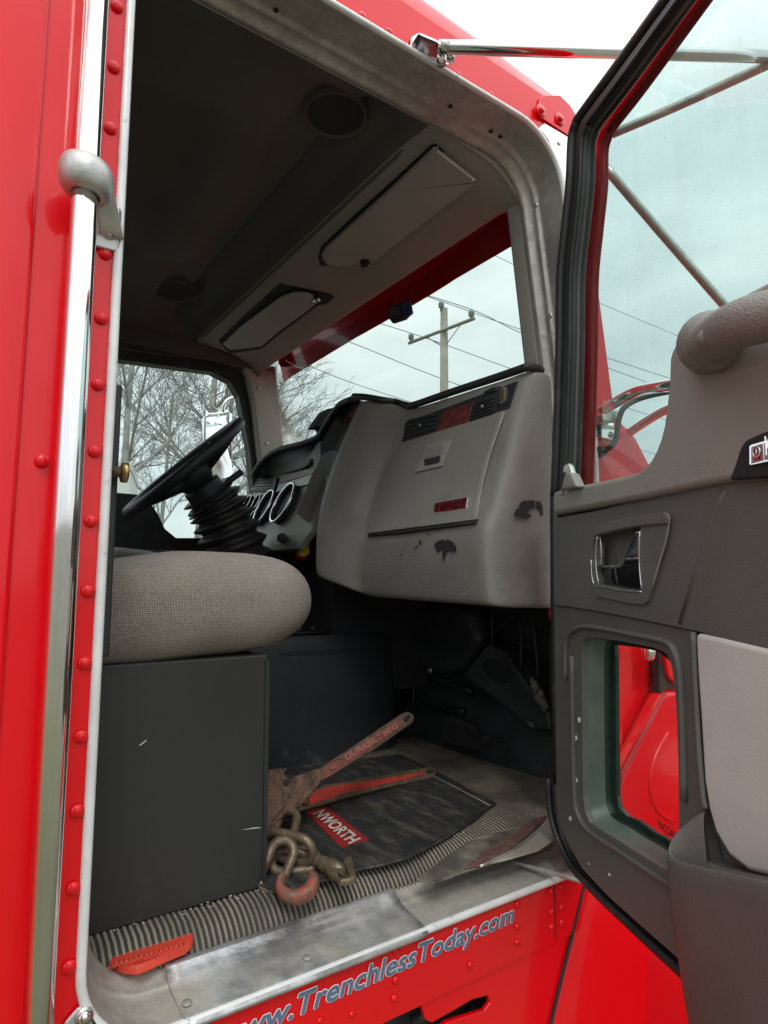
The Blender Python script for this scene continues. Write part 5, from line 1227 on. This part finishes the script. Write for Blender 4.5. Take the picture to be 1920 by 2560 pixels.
# ==================================================================== LOOSE THINGS
# small floor mat
fm = empty('floor_mat', (0, 0, FZ), 'black rubber foot mat with a red logo panel lying on the ribbed floor', 'floor mat')
MZ = FZ+.0045
mt = [(1241, 2012), (1190, 2050), (1110, 2103), (1022, 2149), (954, 2168), (891, 2180), (850, 2196), (700, 2235), (600, 2200), (640, 2040), (720, 1920), (1003, 1889), (1120, 1947)]
P = lZ(mt, MZ)
def rel(pts, par): return [p-par.location for p in pts]
slab('mat_body', rel(P, fm), (0, 0, .005), M['matrub'], fm, bevel=.002)
tube('mat_seam', rel([aZ(x, y, MZ+.0055) for x, y in [(1226, 2014), (1100, 1948), (1013, 1900)]], fm), .0011, M['sill_dusty'], fm, n=5)
tube('mat_seam', rel([aZ(x, y, MZ+.0055) for x, y in [(1226, 2016), (1170, 2056), (1090, 2102), (1020, 2136), (950, 2156), (880, 2170)]], fm), .0008, M['rubber'], fm, n=5)
# fine ribs of the mat as real ridges
Vr, Fr_ = [], []
P0 = aZ(1241, 2012, MZ+.005); Pd = aZ(1003, 1889, MZ+.005)-P0; Pe = aZ(850, 2196, MZ+.005)-P0
for k in range(1, 86):
    t = k/87; a = P0+Pd*.03+Pe*t*1.2; b = a+Pd*.93
    a = a+(Pd.normalized()*.01)
    V_, F_ = tube_geo([a, b], .0012, n=4, cap=False); o_ = len(Vr); Vr += [v-fm.location for v in V_]; Fr_ += [[i+o_ for i in f] for f in F_]
rb = mk('mat_ribs', Vr, Fr_, M['matrub'], fm); rb['kind'] = 'stuff'
lg = [(770, 2012), (812, 2008), (918, 2098), (855, 2120)]
def r2(l): return [(600+x*.4219, 1750+y*.4219) for x, y in l]
lgp = r2([(380, 660), (400, 650), (520, 640), (765, 830), (600, 875)])
slab('logo_panel', rel(lZ(lgp, MZ+.0055), fm), (0, 0, .0012), M['logo_red'], fm)
a_ = aZ(*r2([(672, 862)])[0], MZ+.0072); b_ = aZ(*r2([(715, 825)])[0], MZ+.0072); c_ = aZ(*r2([(395, 650)])[0], MZ+.0072)
# letters run from the hidden left end towards the sill: NWORTH shows
A0 = aZ(*r2([(432, 676)])[0], MZ+.007); A1 = aZ(*r2([(655, 862)])[0], MZ+.007); up_ = aZ(*r2([(722, 826)])[0], MZ+.007)-aZ(*r2([(660, 862)])[0], MZ+.007)
xd_ = A1-A0; yd_ = up_
nrm = xd_.cross(yd_)
ob, ref1 = text_mesh('logo_measure', 'NWORTH', A0, xd_, yd_, 1, 1, M['white'], fm); bpy.data.objects.remove(ob)
text_mesh('logo_lettering', 'NWORTH', A0-fm.location, xd_, yd_ if nrm.z > 0 else yd_, xd_.length*1.0, up_.length*1.0, M['white'], fm, .15, .03, .0015 if nrm.z > 0 else -.0015)

# pipe wrenches
def wrench(name, label, head, end, mh, mhead, wid, outline, p0, n, thick, hole, emb=None, grp='pipe wrenches'):
    t = empty(name, head, label, 'wrench')
    nn = Vector(n).normalized()
    def Q(x, y): return onP(x, y, p0, nn)-t.location
    return t, Q, nn
# upper wrench
E1_ = aZ(1012, 1805, .125); H1_ = aZ(672, 2070, .0)
ax_ = (E1_-H1_).normalized(); view = (H1_.lerp(E1_, .5)-CAM).normalized()
side_ = ax_.cross(Vector((0, 0, 1))).normalized(); n1 = (side_*.85+Vector((0, 0, .5))).normalized(); n1 = (n1-ax_*n1.dot(ax_)).normalized()
if n1.dot(view) > 0: n1 = -n1
wr1, Q1, _ = wrench('pipe_wrench', 'upper pipe wrench with a faded red handle raised over the mat', H1_, E1_, None, None, 0, None, H1_, n1, .02, None)
hpl = r2([(300, 560), (350, 510), (480, 400), (700, 255), (960, 80), (995, 66), (1025, 80), (1038, 105), (1025, 135), (800, 295), (510, 470), (470, 505), (380, 600), (330, 650)])
slab('wrench_handle', [Q1(x, y) for x, y in hpl], -n1*.020, M['steel'], wr1, bevel=.004)
web = r2([(480, 415), (700, 275), (930, 120), (965, 135), (960, 150), (800, 270), (515, 462), (490, 470)])
slab('handle_web', [Q1(x, y)+n1*.0012 for x, y in web], -n1*.001, M['wrench_red'], wr1, bevel=.0005)
web2 = r2([(335, 500), (440, 440), (440, 480), (370, 545), (330, 540)])
slab('handle_web', [Q1(x, y)+n1*.0012 for x, y in web2], -n1*.001, M['wrench_red'], wr1)
hole = r2([(970, 125), (968, 110), (990, 90), (1005, 85), (1010, 98), (1000, 118), (985, 130), (975, 130)])
slab('hanging_hole', [Q1(x, y)+n1*.0008 for x, y in hole], -n1*.001, M['patch'], wr1)
hd = r2([(150, 560), (170, 410), (250, 400), (270, 450), (300, 470), (330, 450), (470, 400), (495, 470), (430, 560), (350, 640), (260, 690), (190, 760), (160, 790), (100, 800), (100, 600)])
slab('wrench_head', [Q1(x, y)+n1*.004 for x, y in hd], -n1*.030, M['rust'], wr1, bevel=.006, bseg=3)
slab('wrench_jaw', [Q1(x, y)+n1*.008 for x, y in r2([(100, 640), (165, 500), (240, 540), (290, 560), (260, 640), (190, 720), (165, 800), (90, 820)])], -n1*.036, M['rust'], wr1, bevel=.005, bseg=3)
slab('wrench_pin', [Q1(x, y)+n1*.009 for x, y in r2([(250, 480), (275, 470), (285, 492), (265, 512), (248, 505)])], -n1*.004, M['patch'], wr1)
ta = Q1(*r2([(535, 420)])[0])+n1*.0026; tb = Q1(*r2([(925, 175)])[0])+n1*.0026; tu = Q1(*r2([(512, 385)])[0])+n1*.0026-Q1(*r2([(535, 420)])[0])-n1*.0026
xx = tb-ta; yy = n1.cross(xx)
if yy.z < 0: yy = -yy
text_mesh('raised_lettering', 'DURABILT MFG', ta+xx*.22, xx, yy, xx.length*.8, .013, mat('worn_pink_paint', (.42, .17, .15), .5), wr1, 0, .02, .0012)
em_ = ta+xx*.09+yy.normalized()*.006
tube('raised_emblem', [em_+xx.normalized()*.022*math.cos(t)+yy.normalized()*.008*math.sin(t) for t in [2*math.pi*k/16 for k in range(16)]], .0012, M['wrench_red'], wr1, closed=True, n=6)
# lower wrench
E2_ = aZ(1072, 1930, MZ+.018); H2_ = aZ(672, 2048, MZ+.018)
ax2 = (E2_-H2_).normalized(); s2_ = ax2.cross(Vector((0, 0, 1))).normalized(); n2 = (s2_*.75+Vector((0, 0, .66))).normalized(); n2 = (n2-ax2*n2.dot(ax2)).normalized()
if n2.dot((E2_-CAM)) > 0: n2 = -n2
wr2, Q2_, _ = wrench('pipe_wrench', 'lower pipe wrench with a bright red handle lying flat on the mat', H2_, E2_, None, None, 0, None, H2_, n2, .02, None)
def Q2(x, y): return onP(x, y, H2_, n2)-H2_
slab('wrench_handle', [Q2(x, y) for x, y in r2([(420, 545), (500, 500), (640, 480), (850, 440), (1050, 405), (1130, 392), (1165, 410), (1165, 435), (1150, 458), (1000, 490), (800, 535), (620, 580), (350, 660), (300, 668), (330, 640), (410, 610)])], -n2*.018, M['steel'], wr2, bevel=.003)
slab('handle_web', [Q2(x, y)+n2*.0012 for x, y in r2([(425, 550), (510, 518), (700, 490), (900, 460), (1080, 428), (1095, 435), (1000, 465), (800, 512), (600, 560), (420, 620), (400, 625)])], -n2*.001, M['wrench_red2'], wr2)
slab('hanging_hole', [Q2(x, y)+n2*.001 for x, y in r2([(1100, 430), (1112, 418), (1140, 412), (1150, 420), (1140, 432), (1115, 438)])], -n2*.001, M['patch'], wr2)
slab('wrench_head', [Q2(x, y)-n2*.004 for x, y in r2([(100, 470), (180, 400), (230, 455), (300, 470), (430, 560), (400, 640), (300, 668), (120, 680)])], -n2*.024, M['rust'], wr2, bevel=.005)
place('wrench_pivot', lathe_mesh('pivot', [(.010, 0), (.010, .004), (.007, .006)], 12), M['rust'], Q2(*r2([(385, 600)])[0])+H2_, n2, wr2)

# tow chain
ch = empty('tow_chain', aZ(720, 2150, FZ), 'rusty tow chain with a red hook and an arrow shaped hook beside the seat box', 'chain')
def clink(center, a, b, la, lb, r, name='chain_link', m_='steel'):
    """stadium shaped link; a = long axis, b = short axis"""
    a = Vector(a).normalized(); b = (Vector(b)-a*Vector(b).dot(a)).normalized(); pts = []
    for k in range(13): t = -math.pi/2+math.pi*k/12; pts.append(center+a*(la-lb+lb*math.cos(t))+b*lb*math.sin(t))
    for k in range(13): t = math.pi/2+math.pi*k/12; pts.append(center+a*(-(la-lb)+lb*math.cos(t))+b*lb*math.sin(t))
    return tube(name, [p-ch.location for p in pts], r, M[m_], ch, closed=True, n=12)
R_ = .0085
v_r = (rt-Vector((0, 0, 0))).normalized()
pa = aZ(722, 2118, FZ+.045)
clink(pa, aZ(775, 2130, FZ+.04)-aZ(670, 2106, FZ+.045), Vector((0, 0, 1))*.6+Vector((.3, -.6, 0)), .047, .0225, R_)
clink(aZ(693, 2162, FZ+.03), aZ(712, 2118, FZ+.055)-aZ(676, 2205, FZ+.010), rt, .040, .020, R_)
clink(aZ(735, 2152, FZ+.022), aZ(765, 2150, FZ+.02)-aZ(700, 2155, FZ+.02), Vector((0, 0, .5))+fw, .040, .020, R_)
clink(aZ(716, 2060, FZ+.055), aZ(722, 2040, FZ+.07)-aZ(712, 2085, FZ+.05), rt, .030, .018, R_)
clink(aZ(650, 2120, FZ+.03), rt, Vector((0, 0, 1)), .040, .020, R_)
# red grab hook: a thick open ring
hc = aZ(741, 2206, FZ+.022); hx_ = rt; hv = (Vector((0, 0, 1))*.62+Vector((fw.x, fw.y, 0)).normalized()*.78)
pts = [hc+(hx_*math.cos(t)*.0265+hv*math.sin(t)*.0235) for t in [math.radians(a) for a in range(38, -215, -14)]]
rad = [.008, .012, .0145, .016, .0170, .0175, .018, .0175, .017, .0165, .016, .0155, .0145, .013, .012, .0105, .010, .009, .009]
tube('red_grab_hook', [p-ch.location for p in pts], rad[:len(pts)], M['hook_red'], ch, n=14, flat=.72)
# arrow hook
sh = [aZ(737, 2128, FZ+.040), aZ(760, 2135, FZ+.035), aZ(795, 2152, FZ+.028), aZ(836, 2175, FZ+.022), aZ(868, 2190, FZ+.018)]
tube('arrow_hook_shank', [p-ch.location for p in crv(sh, 4)], [.0075]*5+[.0085, .0095, .0105, .011, .0125, .014, .016, .017, .016, .013, .009, .005], M['steel'], ch, n=12, flat=.7)
ah = [(836, 2193), (850, 2180), (866, 2155), (878, 2152), (884, 2172), (892, 2205), (886, 2212), (858, 2218), (842, 2212)]
slab('arrow_hook_head', [p-ch.location for p in [aZ(x, y, FZ+.018) for x, y in ah]], (0, 0, .012), M['steel'], ch, bevel=.004, bseg=3)
slab('arrow_hook_barb', [p-ch.location for p in [aZ(x, y, FZ+.030) for x, y in [(800, 2150), (840, 2160), (868, 2155), (882, 2195), (852, 2200), (820, 2180)]]], (0, 0, -.010), M['steel'], ch, bevel=.004, bseg=3)
# red-orange plastic piece
og = empty('red_plastic_wedge', aZ(350, 2420, -.09), 'broken red orange plastic wedge lying in the rear corner of the sill', 'plastic piece')
def r0(l): return [(200+x*.3014, 2200+y*.3014) for x, y in l]
topo = r0([(205, 705), (330, 655), (500, 600), (700, 545), (850, 512), (930, 505), (945, 530), (930, 575), (880, 625), (700, 700), (560, 770), (480, 800), (360, 795), (260, 755)])
Yg = .088
pp_ = [aZ(x, y, -.080) for x, y in topo]
slab('wedge_body', [p-og.location for p in pp_], (0, .004, .012), M['orange'], og, bevel=.0035, bseg=3)
slab('wedge_rib', [p-og.location for p in [aZ(x, y, -.070) for x, y in r0([(260, 735), (420, 700), (600, 640), (820, 575), (850, 560), (840, 545), (600, 600), (400, 660), (240, 710)])]], (0, 0, .006), M['orange'], og, bevel=.002)
for k in range(16):
    t = k/15; a = Vector(r0([(240, 700)])[0]).lerp(Vector(r0([(860, 525)])[0]), t); b = a+Vector((2, 12))
    tube('wedge_tooth', [aZ(a.x, a.y, -.063)-og.location, aZ(b.x, b.y, -.063)-og.location], .0012, M['orange'], og, n=5)
# bits of dirt on the mat edge and floor
V, F = [], []
for k in range(260):
    x = random.uniform(.2, 1.2); y = random.choice([random.uniform(.14, .158), random.uniform(.088, .10), random.uniform(.2, .8)])
    z = -.095 if y < .11 else FZ+.004; s = random.uniform(.0006, .0022)
    o_ = len(V); V += [(x-s, y, z), (x+s, y-s, z+s*.3), (x+s*.6, y+s, z), (x, y, z+s)]; F += [[o_, o_+1, o_+3], [o_+1, o_+2, o_+3], [o_+2, o_, o_+3]]
db = mk('floor_debris', V, F, M['sill_dusty']); tag(db, 'pale crumbs of dirt scattered along the ribbed floor', 'debris', kind='stuff')

# ==================================================================== OUTSIDE
def dirp(px, dist):   # point on the ground in the direction of a column of the picture
    d = ray(px, 1469); d = Vector((d.x, d.y, 0)).normalized(); return Vector((CAM.x+d.x*dist, CAM.y+d.y*dist, GZ))
# utility pole
up0 = dirp(1111, 21); pole = empty('utility_pole', up0, 'weathered wooden utility pole with one slanting crossarm and three insulators', 'utility pole')
def far(px, py, dist):
    d = ray(px, py); return CAM + d*(dist/math.hypot(d.x, d.y))
tp = far(1110, 772, 21)
tube('pole_shaft', [Vector((0, 0, 0)), Vector((tp.x-up0.x, tp.y-up0.y, tp.z-GZ))], [.20, .125], M['wood'], pole, n=14)
ca, cb = far(1022, 858, 22.0)-up0, far(1186, 796, 20.0)-up0
tube('crossarm', [ca, cb], .065, M['wood'], pole, n=4)
tube('arm_brace', [ca.lerp(cb, .3)+Vector((0, 0, -.05)), Vector(((tp-up0).x, (tp-up0).y, ca.lerp(cb, .5).z-.55))], .02, M['wood'], pole, n=4)
tube('arm_brace', [ca.lerp(cb, .8)+Vector((0, 0, -.05)), Vector(((tp-up0).x, (tp-up0).y, ca.lerp(cb, .5).z-.55))], .02, M['wood'], pole, n=4)
tops = []
for base in [ca.lerp(cb, .04), ca.lerp(cb, .96), tp-up0+Vector((-.12, 0, -.1))]:
    h = .34; tube('insulator', [base, base+Vector((0, 0, .1)), base+Vector((0, 0, .12)), base+Vector((0, 0, .2)), base+Vector((0, 0, .22)), base+Vector((0, 0, h))], [.05, .05, .10, .09, .11, .06], M['porcelain'], pole, n=10)
    tops.append(base+up0+Vector((0, 0, h)))
# wires, running parallel to the truck
def wire(label, pts, r=.013):
    o = tube('power_line', crv(pts, 6), r, M['wire'], None, n=5); tag(o, label, 'power line', 'overhead power lines')
wire('upper power line meeting the insulator on top of the utility pole', [far(760, 640, 19), tops[2], far(1345, 838, 25), far(1900, 1020, 40), far(2500, 1220, 80)])
wire('power line meeting the insulator at the right end of the crossarm', [far(900, 690, 17), tops[1], far(1345, 850, 23), far(1700, 985, 34), far(2400, 1230, 80)])
wire('power line meeting the insulator at the left end of the crossarm', [far(640, 720, 21), tops[0], far(1345, 945, 26), far(1700, 1060, 38), far(2400, 1260, 80)])
wire('lower cable crossing behind the pole just above the glovebox', [far(500, 720, 16), far(874, 855, 20), far(1154, 965, 24), far(1620, 1130, 40), far(2300, 1300, 80)])
wire('lowest cable crossing the windscreen left of the pole', [far(400, 770, 18), far(762, 911, 22), far(1030, 1006, 27), far(1600, 1180, 50), far(2200, 1320, 90)])
wire('faint thin cable high across the windscreen', [far(900, 480, 14), far(1240, 640, 18), far(1345, 690, 20), far(1600, 800, 26), far(2300, 1090, 70)], .009)

# bare trees
def make_tree(seed, h):
    rnd = random.Random(seed); tv, tf, bv, bf = [], [], [], []
    def seg(p, q, r0, r1, n, V, F):
        d = (q-p).normalized(); ref = Vector((0, 0, 1)) if abs(d.z) < .9 else Vector((1, 0, 0)); u = d.cross(ref).normalized(); v = d.cross(u); o = len(V)
        for k in range(n):
            a = 2*math.pi*k/n; V.append(p+(u*math.cos(a)+v*math.sin(a))*r0)
        for k in range(n):
            a = 2*math.pi*k/n; V.append(q+(u*math.cos(a)+v*math.sin(a))*r1)
        for k in range(n): F.append([o+k, o+(k+1) % n, o+n+(k+1) % n, o+n+k])
    def branch(p, d, length, r, lvl):
        n = 4 if lvl > 1 else 7; steps = 5 if lvl < 3 else 3; V, F = (tv, tf) if lvl == 0 else (bv, bf)
        pts = [p]
        for s in range(steps):
            d = (d+Vector((rnd.gauss(0, .10), rnd.gauss(0, .10), rnd.gauss(.04, .06)))*(1 if lvl else .35)).normalized()
            q = p+d*length/steps; r1 = r*(1-.75*(s+1)/steps) if lvl else r*(1-.62*(s+1)/steps)
            r0_ = r*(1-.75*s/steps) if lvl else r*(1-.62*s/steps)
            seg(p, q, max(r0_, .0085), max(r1, .006), n, V, F); p = q; pts.append((p, d))
            if lvl < 4:
                kids = [3, 2, 1+(rnd.random() < .45), 1][lvl] if s >= (1 if lvl == 0 else 0) else 0
                for _ in range(kids):
                    if lvl == 3 and rnd.random() < .35: continue
                    az = rnd.uniform(0, 2*math.pi); ax_ = d.orthogonal().normalized(); ax_.rotate(Matrix.Rotation(az, 3, d))
                    nd = (d*math.cos(.75)+ax_*math.sin(.75)*rnd.uniform(.8, 1.2)).normalized(); nd.z = nd.z*.7+.25; nd.normalize()
                    frac = 1-.45*s/steps
                    branch(p, nd, length*([.42, .52, .55, .6][lvl])*frac*rnd.uniform(.7, 1.15), max(r1*.55, .008), lvl+1)
    branch(Vector((0, 0, 0)), Vector((0, 0, 1)), h, h*.013, 0)
    a = bpy.data.meshes.new('trunk'); a.from_pydata([tuple(v) for v in tv], [], tf); a.materials.append(M['trunkm'])
    b = bpy.data.meshes.new('branches'); b.from_pydata([tuple(v) for v in bv], [], bf); b.materials.append(M['trunkm'])
    return a, b
TM = [make_tree(3, 12), make_tree(11, 12), make_tree(29, 12)]
print('tree faces', [len(b.polygons) for a, b in TM])
def tree(px, dist, h, k, rz, label):
    t = empty('bare_tree', dirp(px, dist), label, 'tree', 'bare winter trees behind the truck'); t.rotation_euler.z = rz; s = h/12; t.scale = (s, s, s)
    for nm, me in zip(('trunk', 'crown'), TM[k]):
        link(bpy.data.objects.new(nm, me), t)
tree(300, 27, 15, 0, .4, 'bare tree with a forked trunk nearest the rear edge of the driver window')
tree(486, 29, 16, 1, 1.9, 'bare tree with a straight trunk in the middle of the driver window')
tree(555, 33, 15, 2, 3.3, 'bare tree rising behind the far mirror')
tree(395, 46, 15, 2, .9, 'thin distant bare tree between the two nearer driver window trees')
tree(225, 34, 15, 1, 5.0, 'bare tree mostly behind the rear door pillar')
tree(625, 36, 13, 0, 2.6, 'bare tree behind the far windscreen pillar')
tree(715, 36, 10.0, 1, 4.2, 'bare tree at the far lower corner of the windscreen beside the pillar')
tree(768, 40, 10.0, 2, 5.6, 'bare tree in the windscreen just above the gauge cowl')
# undergrowth
rnd = random.Random(5); V, F = [], []
for k in range(5200):
    px = rnd.uniform(60, 900); dist = rnd.uniform(22, 46); b = dirp(px, dist); h = rnd.uniform(.5, 3.0)*rnd.random()**.5; s = .03
    t = b+Vector((rnd.gauss(0, .5), rnd.gauss(0, .5), h)); o_ = len(V)
    V += [b, b+Vector((s, s, 0)), t, b.lerp(t, .6)+Vector((rnd.gauss(0, .12), rnd.gauss(0, .12), .1))]; F += [[o_, o_+1, o_+2], [o_, o_+3, o_+2]]
ug = mk('undergrowth', V, F, M['brush']); tag(ug, 'dry tangled undergrowth below the bare trees', 'undergrowth', kind='stuff')
# pale trailer glimpsed through the far window
tl = empty('box_trailer', dirp(313, 14), 'pale box trailer at the rear edge of the driver window', 'trailer'); tl.rotation_euler.z = math.radians(163)
box('trailer_body', (0, -2.6, 1.1), (9, 0, 4.35), M['trailer'], tl, bevel=.04)
box('trailer_rail', (-.02, -2.62, 4.2), (9.02, .02, 4.37), M['alu'], tl)
box('trailer_bed', (0, -2.5, .85), (9, -.1, 1.1), M['plastic'], tl)
for x in (1.2, 2.4):
    for y in (-2.3, -.2): tube('wheel', [Vector((x, y-.12, .5)), Vector((x, y+.12, .5))], .5, M['tyre'], tl, n=20)
wh_ = empty('low_building', dirp(470, 60), 'long low pale building beyond the trees in the driver window', 'building'); wh_.rotation_euler.z = math.radians(-20)
box('wall', (-14, -4, 0), (14, 4, 4.2), M['trailer'], wh_)
slab('roof', [(-14.4, -4.4, 4.2), (14.4, -4.4, 4.2), (14.4, 0, 5.2), (-14.4, 0, 5.2)], (0, 0, .15), M['porcelain'], wh_)
print('done build')
